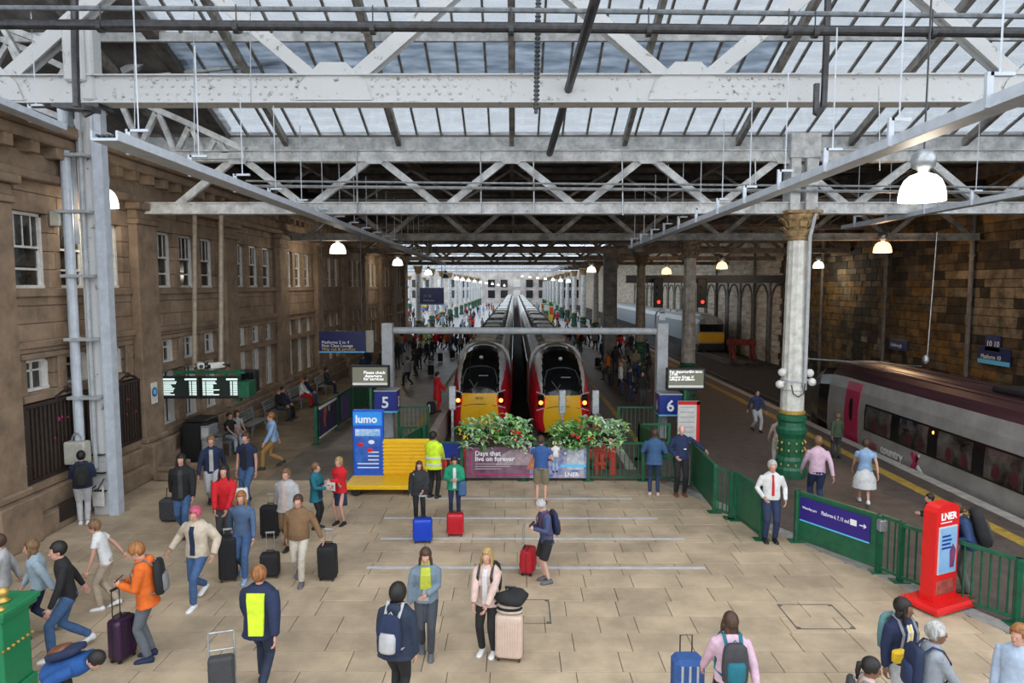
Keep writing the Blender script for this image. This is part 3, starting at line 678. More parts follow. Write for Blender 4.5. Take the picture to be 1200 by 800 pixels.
# lamps
LG = mat('lamp_glass', (.9,.9,.85), .3, var=0, emit=2.6, ecol=(1.0,.93,.80)); LGO = mat('lamp_glass_warm', (.95,.8,.6), .3, var=0, emit=2.4, ecol=(1.0,.56,.28))
def lamp(px, py, Y, d, label, warm=False, rod=2.2, power=60, on=True, grp=None):
    p = pd(px, py, Y); s = d/.8; rod = (10.7 if Y > 24.2 else gz(Y)-.1)-p.z
    if Y > 71: rod = 11.15-p.z
    t = thing('pendant_lamp', label, 'lamp', p, group=grp)
    MB().lathe([(.40*s,0),(.395*s,.10*s),(.37*s,.24*s),(.31*s,.38*s),(.22*s,.47*s),(.09*s,.52*s)], n=18).build('shade', (LGO if warm else LG) if on else DSTEEL, t, smooth=True)
    MB().lathe([(.07*s,.52*s),(.10*s,.57*s),(.19*s,.62*s),(.22*s,.74*s),(.19*s,.86*s),(.12*s,.92*s),(.05*s,.95*s)], n=14).build('ballast_globe', GALV, t, smooth=True)
    MB().tube([(0,0,.93*s),(0,0,rod)], .018, 5).build('rod', PIPE, t)
    if power and on:
        L = bpy.data.lights.new('lamp_light','POINT'); L.energy = power; L.color = (1,.62,.34) if warm else (1,.88,.7); L.shadow_soft_size = .25
        lo = bpy.data.objects.new('lamp_light', L); C.objects.link(lo); lo.location = p-V((0,0,.28))
lamp(1080,236,12.8,.8,'big glowing pendant lamp at the upper right, largest of all', rod=2.6, power=160)
lamp(1034,296,32,.8,'warm orange pendant lamp over the silver train', True, power=420)
lamp(1088,304,46,.8,'small white pendant lamp right of the orange one', power=300)
lamp(959,314,46,.7,'small white pendant lamp just right of the white column', power=200)
lamp(846,315,50,.8,'warm pendant lamp above the two signals', True, power=90)
lamp(781,321,56,.8,'small warm pendant lamp left of the grey-brown column', True, power=150)
lamp(120,243,17.3,.75,'pendant lamp half hidden behind the left steel column', rod=2.2, power=60)
lamp(396,297,34,.8,'glowing pendant lamp over the left platform, below the cable tray', power=150)
lamp(466,311,52,.8,'second glowing lamp under the left cable tray, further back', power=150)
lamp(502,322,72,.8,'third glowing lamp of the left row, left of the blue hanging sign', power=0)
lamp(522,326,70,.7,'unlit dark pendant lamp above the hanging blue sign', on=False, power=0)
lamp(748,296,33,.55,'unlit grey globe lamp under the right truss', on=False, power=0)
lamp(693,319,60,.8,'glowing pendant lamp at the near end of the right platform row', power=60)
for i in range(7): lamp(666-i*9.0, 327-i*1.1+4, 80+i*16, .6, 'small glowing lamp in the far right row', grp='lamps far down the right platform', rod=2.5, power=0)
for i in range(9): lamp(535+i*7, 328+i*.9, 80+i*14, .6, 'small glowing lamp in the far left row', grp='lamps far down the left concourse', rod=2.5, power=0)
# thin hanging wires in front
for i, (px, y0, y1, Y) in enumerate(((157,0,150,15.6),(227,0,190,15.6),(293,-10,120,15.6),(418,175,250,19.7),(563,175,250,19.7),(625,175,250,19.7),(729,178,252,19.7),(885,185,250,19.7),(1030,100,200,15.6))):
    one('hanging_wire', MB().tube([pd(px,y0,Y),pd(px+1,y1,Y)], .022 if y0 > 100 else .012, 5), GALV, 'thin hanging rod, %s from the left among nine' % ['first','second','third','fourth','fifth','sixth','seventh','eighth','last'][i], 'rod')
# overhead contact wire and hanger over the silver train
w_ = thing('contact_wire', 'thin overhead wire with insulators above the silver train', 'wire', pd(952,421,24))
MB().tube([pd(944,420,22),pd(1080,429,26)], .025, 5).build('wire', GALV, w_, world=True)
MB().tube([pd(1098,272,24),pd(1086,425,24)], .015, 5).ell(pd(1085,421,24),(.12,.1,.16),8,5).build('dropper', GALV, w_, world=True)
# ================================================================ TRAINS
SIL = mat('silver_body', (.42,.42,.43), .35, metal=.3, var=.15, scale=1.5); ROOFG = mat('train_roof', (.30,.26,.18), .45, var=.3, scale=.8, stretch=(3,.3,1))
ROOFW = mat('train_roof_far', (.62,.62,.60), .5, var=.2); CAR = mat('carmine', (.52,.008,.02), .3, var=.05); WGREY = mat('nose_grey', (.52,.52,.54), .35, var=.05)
DARKU = mat('underframe', (.02,.019,.018), .7, var=.3)
HEAD = mat('tail_lamp', (.9,.12,.02), .3, var=0, emit=7, ecol=(1,.16,.03))
ZR = -.95    # rail level relative to platform
def sect(hw, zt, zs=.2, zb=.25, n=24, taper=0):
    """closed section points (x,z) of a body: flat bottom, bulged side, domed roof"""
    pts = [(-hw*.86,zb),( -hw*.97,zb+.35),(-hw,zb+1.0),(-hw*.99,zb+1.6),(-hw*.95,zt-.95),(-hw*.88,zt-.5),(-hw*.72,zt-.22),(-hw*.45,zt-.06),(-hw*.2,zt)]
    return pts + [(-x, z) for x, z in reversed(pts)]
def nose_train(xc, yn, label, cars, hwn=1.36):
    t = thing('express_train', label, 'train', (xc, yn, ZR-.02))
    ZT = 3.78
    # nose loft: stations (dy, half-width scale, top z, bottom z)
    stn = [(0.0,.60,2.00,.50),(.10,.75,2.25,.36),(.30,.85,2.50,.28),(.65,.91,2.80,.25),(1.2,.95,3.14,.25),(1.9,.975,3.42,.25),(2.8,.99,3.64,.25),(3.8,1.0,3.74,.25),(5.2,1.0,3.78,.25)]
    def ring(i):
        dy, hs, zt, zb = stn[i]; H = zt-zb
        fr = [(0,.80),(.10,.94),(.26,1.0),(.42,1.0),(.58,.965),(.72,.90),(.84,.78),(.93,.60),(.985,.33),(1.0,.12)]
        L = [V((-1.36*hs*w, dy + (.25*(1-w)*0 if i else 0) - .12*(1-abs(w))*(1 if i < 6 else 0), zb+H*f)) for f, w in fr]
        return L + [V((-p.x, p.y, p.z)) for p in reversed(L)]
    rg = [ring(i) for i in range(len(stn))]
    # faces by colour according to position
    vs = [p for r in rg for p in r]; n = len(rg[0]); fs = []; mi = []
    sub = 3
    # refine by bilinear subdivision for clean colour edges
    def P(i, k):    # fractional station i, fractional ring k
        i0 = min(int(i), len(rg)-2); k0 = int(k) % n; k1 = (k0+1) % n; a = i-i0; b = k-int(k)
        return (rg[i0][k0]*(1-a)*(1-b) + rg[i0+1][k0]*a*(1-b) + rg[i0][k1]*(1-a)*b + rg[i0+1][k1]*a*b)
    NI, NK = (len(rg)-1)*8, n*6
    grid = [[P(min(i/8, len(rg)-1-1e-6), k/6) for k in range(NK)] for i in range(NI+1)]
    m = MB(); m.v = [tuple(p) for r in grid for p in r]
    YELm, WHm, REDm, BLKm, SLm, RFm, UNm = range(7)
    for i in range(NI):
        for k in range(NK):
            a = i*NK+k; b = i*NK+(k+1)%NK; m.f.append((a, b, b+NK, a+NK))
            c = (grid[i][k]+grid[i][(k+1)%NK]+grid[i+1][k]+grid[i+1][(k+1)%NK])/4
            ax = abs(c.x); dy = c.y; z = c.z
            # visor: dark front glass and hood
            if z < .42: q = UNm
            elif z > 2.0 and (ax/.84)**3+((z-2.0)/1.78)**5 < 1 and dy < 4.0: q = BLKm
            elif ax < .74 and z <= 2.0 and dy < 1.6: q = YELm
            elif dy < 4.4 and z > .42 and ax >= .6 and z < 3.45:
                lo = .86 + .24*max(0, z-1.9)
                q = WHm if (ax < lo and z > 1.9) or z > 3.15 else (REDm if dy < 2.6+(z-1)*.6 else SLm)
            elif z > 3.2: q = RFm
            else: q = SLm
            m.m.append(q)
    m.f.append(tuple(reversed(range(NK)))); m.m.append(YELm)
    b = m.build('cab', [YEL, WGREY, CAR, BLKGL, SIL, ROOFG, DARKU], t, smooth=True)
    # windscreen
    def onsurf(x, z):   # front surface y at given x,z
        best = None
        for i in range(NI):
            for k in range(NK):
                p = grid[i][k]
                if p.y > 4.2: continue
                d = (p.x-x)**2+(p.z-z)**2
                if best is None or d < best[0]: best = (d, p.y)
        return best[1]
    MB().tube([(-.28,onsurf(-.28,2.15)-.05,2.15),(-.10,onsurf(-.1,2.4)-.05,2.45)],.015,4).tube([(-.45,onsurf(-.45,2.5)-.05,2.55),(-.1,onsurf(-.1,2.2)-.06,2.10)],.02,4).build('wiper', DSTEEL, t)
    pts = [(x, onsurf(x, z)-.02, z) for x, z in [(-.74,2.05),(-.74,2.6),(-.62,2.92),(-.3,3.03),(0,3.06),(.3,3.03),(.6,2.92),(.74,2.6),(.74,2.05)]]
    MB().tube(pts, .022, 4).build('windscreen_rim', mat('rim_grey',(.10,.10,.10),.4,var=0), t)
    yb = onsurf(.25, 2.72)-.03
    MB().bar((-.05,yb-.02,2.70),(.35,yb-.02,2.70),.02,.03).build('cab_display', GREYW, t)
    MB().ell((0,onsurf(0,3.35)-.01,3.38),(.09,.05,.07),10,6).build('badge', WGREY, t)
    MB().tube([(x, onsurf(x, 1.38+.16*math.cos(x*1.7))-.02, 1.38+.16*math.cos(x*1.7)) for x in [-.70+.14*i for i in range(11)]], .012, 4).tube([(0,onsurf(0,1.1)-.02,1.52),(0,onsurf(0,.6)-.02,.5)], .010, 4).build('coupler_seam', BLACK, t)
    for s in (-1, 1):
        y0 = onsurf(s*.92,1.72)-.05
        MB().bbox(s*.92-.13,y0-.02,1.48,s*.92+.13,y0+.25,2.0,.03).build('lamp_housing', BLKGL, t)
        h = MB().ell((s*.92,y0-.04,1.68),(.09,.06,.09),12,7).build('tail_lamp', HEAD, t, smooth=True)
        MB().bar((s*.78,y0-.02,1.44),(s*1.10,y0+.05,1.34),.04,.035).bar((s*.76,y0-.02,2.02),(s*1.10,y0+.05,2.12),.04,.035).build('trim_line', WGREY, t)
    # fairing silver patch on the inner and outer flanks
    text('A-XT TRAIN' if False else '80120', BLACK, t, (xc-.16, yn+onsurf(0,1.85)-.035, ZR-.02+1.76), (1,0,0), (0,0,1), .13, name='fleet_number')
    # cars
    L = 25.3; y = 5.2
    body = None
    for c in range(cars):
        yl = y; y2 = y+ (20.8 if c == 0 else L)
        s = sect(1.36, ZT); m = MB().loft([[V((x,yl,z)) for x, z in s],[V((x,y2,z)) for x, z in s]])
        m.m = []
        for f in m.f:
            if len(f) > 4: m.m.append(0); continue
            zc_ = sum(m.v[i][2] for i in f)/4; m.m.append(1 if zc_ > 3.0 else 0)
        cb = m.build('coach', [SIL, ROOFG if c < 2 else ROOFW], t, smooth=False)
        for (ya, yb_, w_, zt_) in ((yl+.6,yl+3.2,.55,3.98),(yl+4.4,yl+6.8,.6,3.92),((yl+y2)/2,(yl+y2)/2+3,.5,3.95),(y2-5,y2-2,.6,3.92)): MB().bbox(-w_,ya,3.72,w_,yb_,zt_,.05).build('roof_unit', ROOFG if c < 2 else ROOFW, t)
        r = MB()
        for k in range(8): r.box(-.85+0,yl+.3+k*.0+k*(y2-yl)/8,3.62,.85,yl+.36+k*(y2-yl)/8,3.80)
        for sx in (-1.02, 1.02): r.bar((sx,yl,3.47),(sx,y2,3.47),.05,.06)
        r.build('roof_rib', DSTEEL, t)
        for sx in (-1, 1):
            MB().box(sx*1.375-.01,yl+1.2,1.95,sx*1.375+.01,y2-1.2,2.7).build('window_band', BLKGL, t)
            MB().box(sx*1.37-.015,yl+.2,.7,sx*1.37+.015,yl+1.0,2.85).build('door', CAR, t)
        MB().box(-1.05,yl+.5,0,1.05,y2-.5,.3).build('underframe', DARKU, t)
        y = y2+.5
        if c < cars-1: MB().box(-1.0,y2,.4,1.0,y,3.55).build('gangway', BLACK, t)
    MB().box(-1.0,.5,-.05,1.0,5.2,.45).build('underframe', DARKU, t)
    return t
nose_train(-1.5, 29.0, 'left of the two yellow-nosed express trains, at the blue number 5 platform', 7)
nose_train(2.03, 28.4, 'right of the two yellow-nosed express trains, nearer the blue number 6', 7)
# ---- silver train at the right
vx = 13.75
t = thing('silver_train', 'silver train with a pink door standing at the right platform edge', 'train', (vx, 16, ZR-.02))
VS = mat('silver_side', (.36,.345,.33), .38, metal=.25, var=.12, scale=1.2); VR = mat('maroon_roof', (.06,.022,.028), .4, var=.3, scale=1, stretch=(3,.3,1)); PINK = mat('pink_door', (.42,.015,.075), .35, var=.08)
s = [(-1.1,.3),(-1.30,.6),(-1.37,1.2),(-1.37,2.1),(-1.30,2.75),(-1.20,3.15),(-1.02,3.42),(-.7,3.62),(-.35,3.70)]; s = s+[(-x,z) for x, z in reversed(s)]
Y0, Y1 = -10.0, 9.8    # local y; front of the body ends before the nose
m = MB().loft([[V((x,Y0,z)) for x, z in s],[V((x,Y1,z)) for x, z in s]])
m.m = [(1 if len(f) == 4 and sum(m.v[i][2] for i in f)/4 > 3.2 else 0) for f in m.f]
# nose
stn = [(9.8,1,1,.3),(10.8,.985,.985,.3),(11.8,.94,.93,.32),(12.6,.86,.82,.35),(13.1,.74,.66,.42)]
m.loft([[V((x*a,y,c+(z-.3)*b)) for x, z in s] for y, a, b, c in stn])
nn = len(s)*4+1
m.m = m.m[:len(m.f)]
k0 = len(m.m)- ( (len(stn)-1)*len(s)+2)
for i in range(k0, len(m.f)):
    f = m.f[i]; c = sum((V(m.v[j]) for j in f), V())/len(f)
    m.m[i] = 2 if c.y > 10.9 else (1 if c.z > 3.1 else 0)
m.build('body', [VS, VR, BLKGL], t)
for i in range(7): MB().bar((-.9+i*.3,Y0,3.60+.10*(1-abs(i-3)/3)),(-.9+i*.3,Y1,3.60+.10*(1-abs(i-3)/3)),.03,.04).build('roof_rib', VR, t)
def skin(y0, y1, z0, z1, off, sh=0.0, d=.03):
    pr = [(-1.30,.6),(-1.37,1.2),(-1.37,2.1),(-1.30,2.75),(-1.20,3.15)]
    def xx(z):
        for (a,za),(b,zb) in zip(pr, pr[1:]):
            if za <= z <= zb: return a+(b-a)*(z-za)/(zb-za)
        return -1.37
    zz = sorted([z0,z1]+[z for _, z in pr if z0 < z < z1]); q = MB()
    return q.loft([[V((xx(z)-off,y0,z)),V((xx(z)-off,y1,z)),V((xx(z)-off+d,y1,z)),V((xx(z)-off+d,y0,z))] for z in zz])
def vwin(y0, y1, mt=BLKGL, name='window_band'): MB().bbox(-1.392,y0,1.52,-1.30,y1,2.55,.01).build(name, mt, t)
skin(-10,7.9,1.50,2.42,.012).build('window_band', BLKGL, t)
WG = mat('train_window', (.10,.085,.075), .1, var=.5, scale=1.2, spec=.8); SEAT = mat('seat_maroon', (.07,.008,.014), .7, var=.2)
for i, (a, b) in enumerate(((6.2,7.8),(4.2,5.7),(2.2,3.7),(.3,1.7),(-1.9,-.4),(-4,-2.5))):
    skin(a,b,1.56,2.36,.02).build('window_pane', WG, t)
    for yy in (a+.3, a+.95): MB().loft([[V((-1.372-d,yy+.16*math.cos(q)*(1-.2*math.sin(q)),1.80+.22*math.sin(q))) for q in [k*PI/6 for k in range(12)]] for d in (0,.026)]).build('seat_back', SEAT, t)
skin(8.35,9.35,.62,3.05,.02,d=.08).build('door', PINK, t)
MB().loft([[V((-1.39+d,8.85+.13*math.cos(q),2.05+.42*math.sin(q))) for q in [k*PI/6 for k in range(12)]] for d in (-.012,.03)]).build('door_window', BLKGL, t)
MB().add([(-1.34,9.7,1.5),(-1.30,10.7,1.5),(-1.22,10.2,2.5),(-1.3,9.7,2.5),(-1.1,9.7,1.5),(-1.1,10.7,1.5),(-1.0,10.2,2.5),(-1.1,9.7,2.5)],[(0,3,2,1),(4,5,6,7),(0,1,5,4),(1,2,6,5),(2,3,7,6),(3,0,4,7)]).build('cab_window', BLKGL, t)
MB().box(-1.1,Y0,-.02,1.1,12,.4).build('underframe', DARKU, t)
MB().ell((-1.36,3.95,2.25),(.03,.05,.05),8,5).build('amber_lamp', mat('amber', (.9,.35,.02), .4, var=0, emit=5, ecol=(1,.35,.05)), t)
MB().bbox(-.5,-8.5,3.66,.5,-3.5,3.86,.05).build('roof_unit', BLACK, t); MB().bbox(-.55,1.0,3.66,.55,2.8,3.82,.05).build('roof_unit', BLACK, t)
zl = ZR-.02+.98
text('cross', mat('carmine_text', (.30,.05,.07), .5, var=0), t, (vx-1.395, 16+7.9, zl), (0,-1,0), (.0,0,1), .42, bold=.006)
text('country', mat('silver_text', (.75,.74,.72), .4, var=0), t, (vx-1.395, 16+6.75, zl), (0,-1,0), (.0,0,1), .42, bold=.006)
MB().bar((-1.39,4.95,.82),(-1.39,4.62,1.38),.02,.16).bar((-1.392,4.95,1.40),(-1.392,4.70,1.08),.02,.13).build('logo_cross', PINK, t)
MB().bar((-1.39,4.55,1.42),(-1.39,4.72,1.15),.02,.08).bar((-1.39,4.62,1.05),(-1.39,4.28,.82),.02,.12).build('logo_stroke', mat('silver_text', (1,1,1)), t)
# ---- locomotive
t = thing('locomotive', 'grey locomotive with a yellow front on the siding beyond the signals', 'train', (19.2, 66.5, ZR-.02))
LGREY = mat('loco_grey', (.30,.33,.36), .45, var=.15); LRF = mat('loco_roof', (.55,.55,.55), .5, var=.2)
s = [(-1.3,.9),(-1.33,1.6),(-1.33,2.9),(-1.1,3.35),(-.6,3.6)]; s = s+[(-x,z) for x,z in reversed(s)]
m = MB().loft([[V((x*a,y,z*b+(1-b)*.9)) for x,z in s] for y,a,b in ((0,.9,.72),(.25,.98,.94),(.8,1,1),(19.5,1,1))])
m.m = [1 if len(f) == 4 and sum(m.v[i][2] for i in f)/4 > 3.1 else 0 for f in m.f]; m.build('body', [LGREY, LRF], t)
MB().bbox(-1.25,-.12,1.05,1.25,.2,2.05,.05).build('front_panel', YEL, t)
MB().bbox(-1.12,-.06,2.12,1.12,.3,2.85,.05).build('windscreen', BLKGL, t)
MB().bbox(-1.25,-.3,.3,1.25,.1,.95,.05).tube([(-.85,-.6,.7),(-.85,0,.7)],.2,8).tube([(.85,-.6,.7),(.85,0,.7)],.2,8).build('buffer_beam', BLACK, t)
MB().box(-1.15,.6,.05,1.15,19,.9).build('underframe', DARKU, t)
for i in range(5): MB().bbox(-.6,2+i*3.4,3.5,.6,4.4+i*3.4,3.78,.05).build('roof_hatch', LRF, t)
t = thing('wagon', 'long grey carriage coupled behind the yellow-fronted locomotive', 'train', (19.2, 87, ZR-.02))
m = MB().loft([[V((x,y,z)) for x,z in s] for y in (0,40)]); m.m = [1 if len(f) == 4 and sum(m.v[i][2] for i in f)/4 > 3.1 else 0 for f in m.f]; m.build('body', [LGREY, LRF], t)
MB().box(-1.15,.5,.05,1.15,39,.9).build('underframe', DARKU, t)
t = thing('buffer_stop', 'dull red buffer stop at the end of the siding by the arches', 'buffer', (20.3, 61, -1.02))
BR = mat('faded_red', (.28,.04,.03), .7, var=.3)
for sx in (-.9,.9): MB().bar((sx,0,0),(sx,.2,1.9),.22,.22).bar((sx,.1,1.8),(sx,-1.4,0),.2,.2).build('leg', BR, t)
MB().bbox(-1.3,-.2,1.35,1.3,.1,1.85,.04).build('beam', BR, t)
rr = random.Random(4); m = MB()
for i in range(50): m.ell((18.2+rr.random()*3.2, 56+rr.random()*4, -1.0), (rr.uniform(.08,.25),)*3, 6, 4)
one('rubble_heap', m, BALL, 'low heap of broken stone in front of the red buffer stop', 'rubble', kind='stuff')
# red buffer stops in front of the two yellow trains
for xc, L in ((-1.5,'left'),(2.03,'right')):
    t = thing('buffer_stop', 'bright red steel buffer stop in front of the %s express train' % L, 'buffer', (xc, 22.4, -1.02))
    BRED = mat('buffer_red', (.72,.06,.035), .5, var=.1)
    for sx in (-.85,.85): MB().bar((sx,0,0),(sx,0,1.15),.2,.2).bar((sx,-.1,1.1),(sx,-1.3,0),.14,.14).build('leg', BRED, t)
    MB().bbox(-1.25,.02,.85,1.25,.24,1.16,.03).build('beam', BRED, t)
    for sx in (-.6,.6): MB().tube([(sx,.24,1.0),(sx,.6,1.0)],.2,12).build('buffer_head', BLACK, t)
t = thing('red_ladder_frame', 'orange red steel ladder-like frame behind the railing, right of the poster', 'frame', (2.55, 20.0, 0))
BRED = MATS['buffer_red']
for px in (699, 716):
    p = pd(px, 545, 20.0); MB().box(p.x-2.55-.05,-.05,-.02,p.x-2.55+(.05 if px == 699 else .14),.05,1.38).build('upright', BRED, t)
for z in (.28,.62,.78,1.1,1.3):
    a = pd(699,0,20).x-2.55; b = pd(716,0,20).x-2.55; MB().box(a,-.04,z,b,.04,z+.10).build('rung', BRED, t)
# ================================================================ FENCES, SIGNS, STREET FURNITURE
def frail(t, a, b, h=1.1, sp=.125, post=True, z0=.0, bars=True, solid=None, ps=.09):
    """a railing bay between ground points a,b: posts, rails and individual balusters"""
    a = V((a.x,a.y,z0)); b = V((b.x,b.y,z0)); d = b-a; L = d.length; u = d.normalized()
    MB().bar(a+V((0,0,h)), b+V((0,0,h)), .065, .06).build('top_rail', GRN, t, world=True)
    MB().bar(a+V((0,0,.10)), b+V((0,0,.10)), .05, .05).build('bottom_rail', GRN, t, world=True)
    if post:
        for p in ((a, b) if post is True else (a,) if post == 'a' else (b,)): MB().bar(p, p+V((0,0,h+.03)), ps, ps, up=(0,1,0)).box(p.x-.16,p.y-.12,0,p.x+.16,p.y+.12,.02).build('post', GRN, t, world=True)
    if solid: MB().bar(a+V((0,0,h*.55)), b+V((0,0,h*.55)), .03, h*.86).build('panel', GRN, t, world=True)
    if bars:
        n = int(L/sp)
        for i in range(1, n): p = a+u*(L*i/n); MB().bar(p+V((0,0,.1)), p+V((0,0,h)), .024, .024, up=(0,1,0)).build('baluster', GRN, t, world=True)
# front railing
fx = [gp(x,569).x for x in (575,695,745,795,810)]
P_ = lambda x, y=PY: V((x,y,0))
t = thing('railing', 'green front railing between the poster and the gate corner', 'railing', P_(3.6))
frail(t, P_(pd(694,0,PY).x), P_(pd(762,0,PY).x)); frail(t, P_(pd(762,0,PY).x), P_(pd(804,0,PY).x), post='b')
t = thing('railing', 'green front railing carrying the poster and the two flower troughs', 'railing', P_(.4))
frail(t, P_(pd(538,0,PY).x), P_(pd(614,0,PY).x), bars=True, sp=.3); frail(t, P_(pd(614,0,PY).x), P_(pd(694,0,PY).x), sp=.3, post=False)
# poster
PW0, PW1 = pd(543,0,PY-.1).x, pd(692,0,PY-.1).x
t = thing('banner_poster', 'long plum banner reading Days that live on forever, tied to the railing', 'poster', (.4,PY-.1,.06))
yb = PY-.10
PLUM = mat('poster_plum', (.12,.03,.07), .6, scale=2, col2=(.22,.14,.19)); MAG = mat('poster_magenta', (.50,.02,.16), .5, var=0)
MB().box(PW0,yb,.1,PW1,yb+.02,1.0).build('sheet', PLUM, t, world=True)
xm = pd(622,0,yb).x
MB().box(xm,yb-.006,.1,PW1,yb,1.0).build('photo_print', mat('poster_blue_print', (.05,.13,.40), .6, scale=5, col2=(.50,.42,.45)), t, world=True)
MB().prism([(-.62,0),(-.5,.28),(-.2,.45),(.1,.46),(.4,.3),(.55,0)],(xm-.35,yb-.012,.48),(1,0,0),(0,0,1),(0,.006,0)).build('umbrella_print', mat('poster_mauve', (.42,.32,.36), .6, var=.2), t, world=True)
MB().prism([(0,0),(.5,.0),(.55,.45),(.2,.5)],(xm-.1,yb-.014,.35),(1,0,0),(0,0,1),(0,.006,0)).build('orange_print', mat('poster_orange', (.60,.22,.10), .6, scale=6, col2=(.2,.06,.05)), t, world=True)
MB().box(pd(668,0,yb).x,yb-.012,.35,PW1-.08,yb-.006,.95).build('pale_print', mat('poster_pale', (.55,.60,.68), .6, var=.2), t, world=True)
MB().box(pd(660,0,yb).x,yb-.016,.42,PW1-.02,yb-.01,.50).build('blue_stripe', SKYB, t, world=True)
m = MB(); q = PW0+.12
m.box(q,yb-.012,.2,q+.03,yb-.006,.92).box(q,yb-.012,.2,q+2.0,yb-.006,.23).box(q,yb-.012,.9,q+.3,yb-.006,.92).build('frame_line', MAG, t, world=True)
text('Days that', TXT, t, (PW0+.26,yb-.016,.76), (1,0,0), (0,0,1), .19, bold=.004); text('live on forever', TXT, t, (PW0+.26,yb-.016,.60), (1,0,0), (0,0,1), .19, bold=.004)
for i, wd in enumerate((.9,1.0,.75)): MB().box(PW0+.26,yb-.014,.50-i*.07,PW0+.26+wd,yb-.008,.52-i*.07).build('small_print', mat('print_pale',(.5,.42,.46),.6,var=0), t, world=True)
text('LNER', TXT, t, (PW1-.62,yb-.018,.15), (1,0,0), (0,0,1), .17, bold=.004)
# planters with foliage
LEAF = [mat('leaf_%s' % k, c, .5, var=.25, scale=8) for k, c in (('mid',(.17,.43,.10)),('light',(.42,.68,.24)),('dark',(.09,.25,.06)),('sage',(.48,.68,.42)))]
FLR = {'red':mat('petal_red',(.65,.03,.015),.6,var=.1),'pink':mat('petal_pink',(.6,.05,.15),.6,var=.1),'yellow':mat('petal_yellow',(.85,.60,.03),.6,var=.1),'white':mat('petal_white',(.75,.78,.72),.6,var=.05)}
def leafmesh(mt, L=.17, w=.05):
    m = MB(); pr = [(0,.006,0),(.3,.8,.03),(.6,1,.035),(.85,.55,.01),(1,.03,-.03)]
    rg = [[V((-w*b,L*a,z*.9)),V((0,L*a,z*.9-.012)),V((w*b,L*a,z*.9)),V((0,L*a,z*.9+.002))] for a,b,z in pr]
    return m.loft(rg).mesh('leaf', mt)
LM = [leafmesh(LEAF[0]),leafmesh(LEAF[1],.19,.045),leafmesh(LEAF[2],.15),leafmesh(LEAF[3],.21,.042)]
def flower(mt, r=.035):
    m = MB().ell((0,0,0),(r*.35,r*.35,r*.3),6,4)
    for k in range(5):
        a = k*2*PI/5; m.ell((r*.7*math.cos(a),r*.7*math.sin(a),0),(r*.5,r*.5,r*.22),6,4)
    return m.mesh('flower', mt)
FM = {k: flower(v) for k, v in FLR.items()}
def trough(px0, px1, label, seed, mix):
    x0, x1 = pd(px0,0,PY).x, pd(px1,0,PY).x; cx_ = (x0+x1)/2; t = thing('flower_trough', label, 'planter', (cx_,PY,1.08)); hw = (x1-x0)/2-.2
    MB().loft([[V((sx*(hw+d),sy*(.16+d),z)) for sx,sy in ((-1,-1),(1,-1),(1,1),(-1,1))] for z,d in ((0,0),(.24,.04),(.27,.05))]).build('trough', BLACK, t)
    q = random.Random(seed); m2 = MB()
    mass = MB()
    for k in range(130):     # leafy shoots
        bx = q.uniform(-hw,hw); by = q.uniform(-.14,.14); h = q.uniform(.05,.54)*(1-.4*(bx/hw)**2); tilt = V((bx*.25+q.uniform(-.18,.18), by+q.uniform(-.28,.2), h))
        if q.random() < .25: tilt = V((q.uniform(-.1,.1)+bx*.25, -.25, q.uniform(-.28,.05)))
        top_ = V((bx,by,.25))+tilt; m2.tube([(bx,by,.22), tuple((V((bx,by,.25))+top_)/2+V((0,0,.04))), tuple(top_)], .009, 4)
        idx = mix(bx/hw, q)
        for j in range(6):
            a = j*2.4+q.random(); pit = q.uniform(-.3,.7); s = q.uniform(.75,1.25)
            if k >= 47:
                Xm = M4.LocRotScale(top_-V((0,0,.035*j*q.random())), Euler((pit,0,a)), V((s,s,s))); mass.add([Xm @ v.co for v in LM[idx].vertices], [tuple(f.vertices) for f in LM[idx].polygons], idx); continue
            o = link('leaf', LM[idx], t, loc=top_-V((0,0,.035*j*q.random()))); o.rotation_euler = (pit,0,a); o.scale = (s,s,s)
    m2.build('stems', LEAF[2], t); mass.build('foliage', LEAF, t, kind='stuff')
    return t, hw, q
tA, hw, q = trough(536,622, 'left flower trough on the railing, with yellow and red blooms', 3, lambda u, q: 3 if q.random() < .4 else q.choice((0,1,1,2)))
def blooms(t, hw, q, spec):
    for k, u0, u1, z0, z1, n in spec:
        for i in range(n):
            o = link('flower', FM[k], t, loc=(hw*q.uniform(u0,u1), q.uniform(-.42,-.15), q.uniform(z0,z1))); s = q.uniform(.8,1.4); o.scale = (s,s,s); o.rotation_euler = (q.uniform(.6,1.4),0,q.random()*6)
blooms(tA, hw, q, (('yellow',-1.25,-.85,.1,.45,9),('pink',-.5,-.1,.05,.3,7),('red',.1,.9,.05,.5,12),('white',.95,1.35,-.25,.2,16),('red',.7,1.0,.25,.45,8)))
tB, hw, q = trough(650,735, 'right flower trough on the railing, with orange red and white blooms', 8, lambda u, q: (3 if u > .1 else q.choice((0,2,0,1))) if q.random() < .85 else 1)
blooms(tB, hw, q, (('white',-1.25,-.8,-.35,.2,22),('red',-.6,.5,.2,.6,14),('red',.3,.9,.05,.3,5)))
sp = thing('cordyline', 'dark spiky purple plant in the right flower trough', 'plant', (tB.location.x+.12,PY,1.3))
for k in range(9):
    a = k*.7; o = link('leaf', leafmesh(mat('purple_leaf',(.09,.03,.035),.5,var=.2),.6,.022) if k == 0 else spm, sp); spm = o.data; o.rotation_euler = (PI/2-.15-.05*(k%4),0,a)
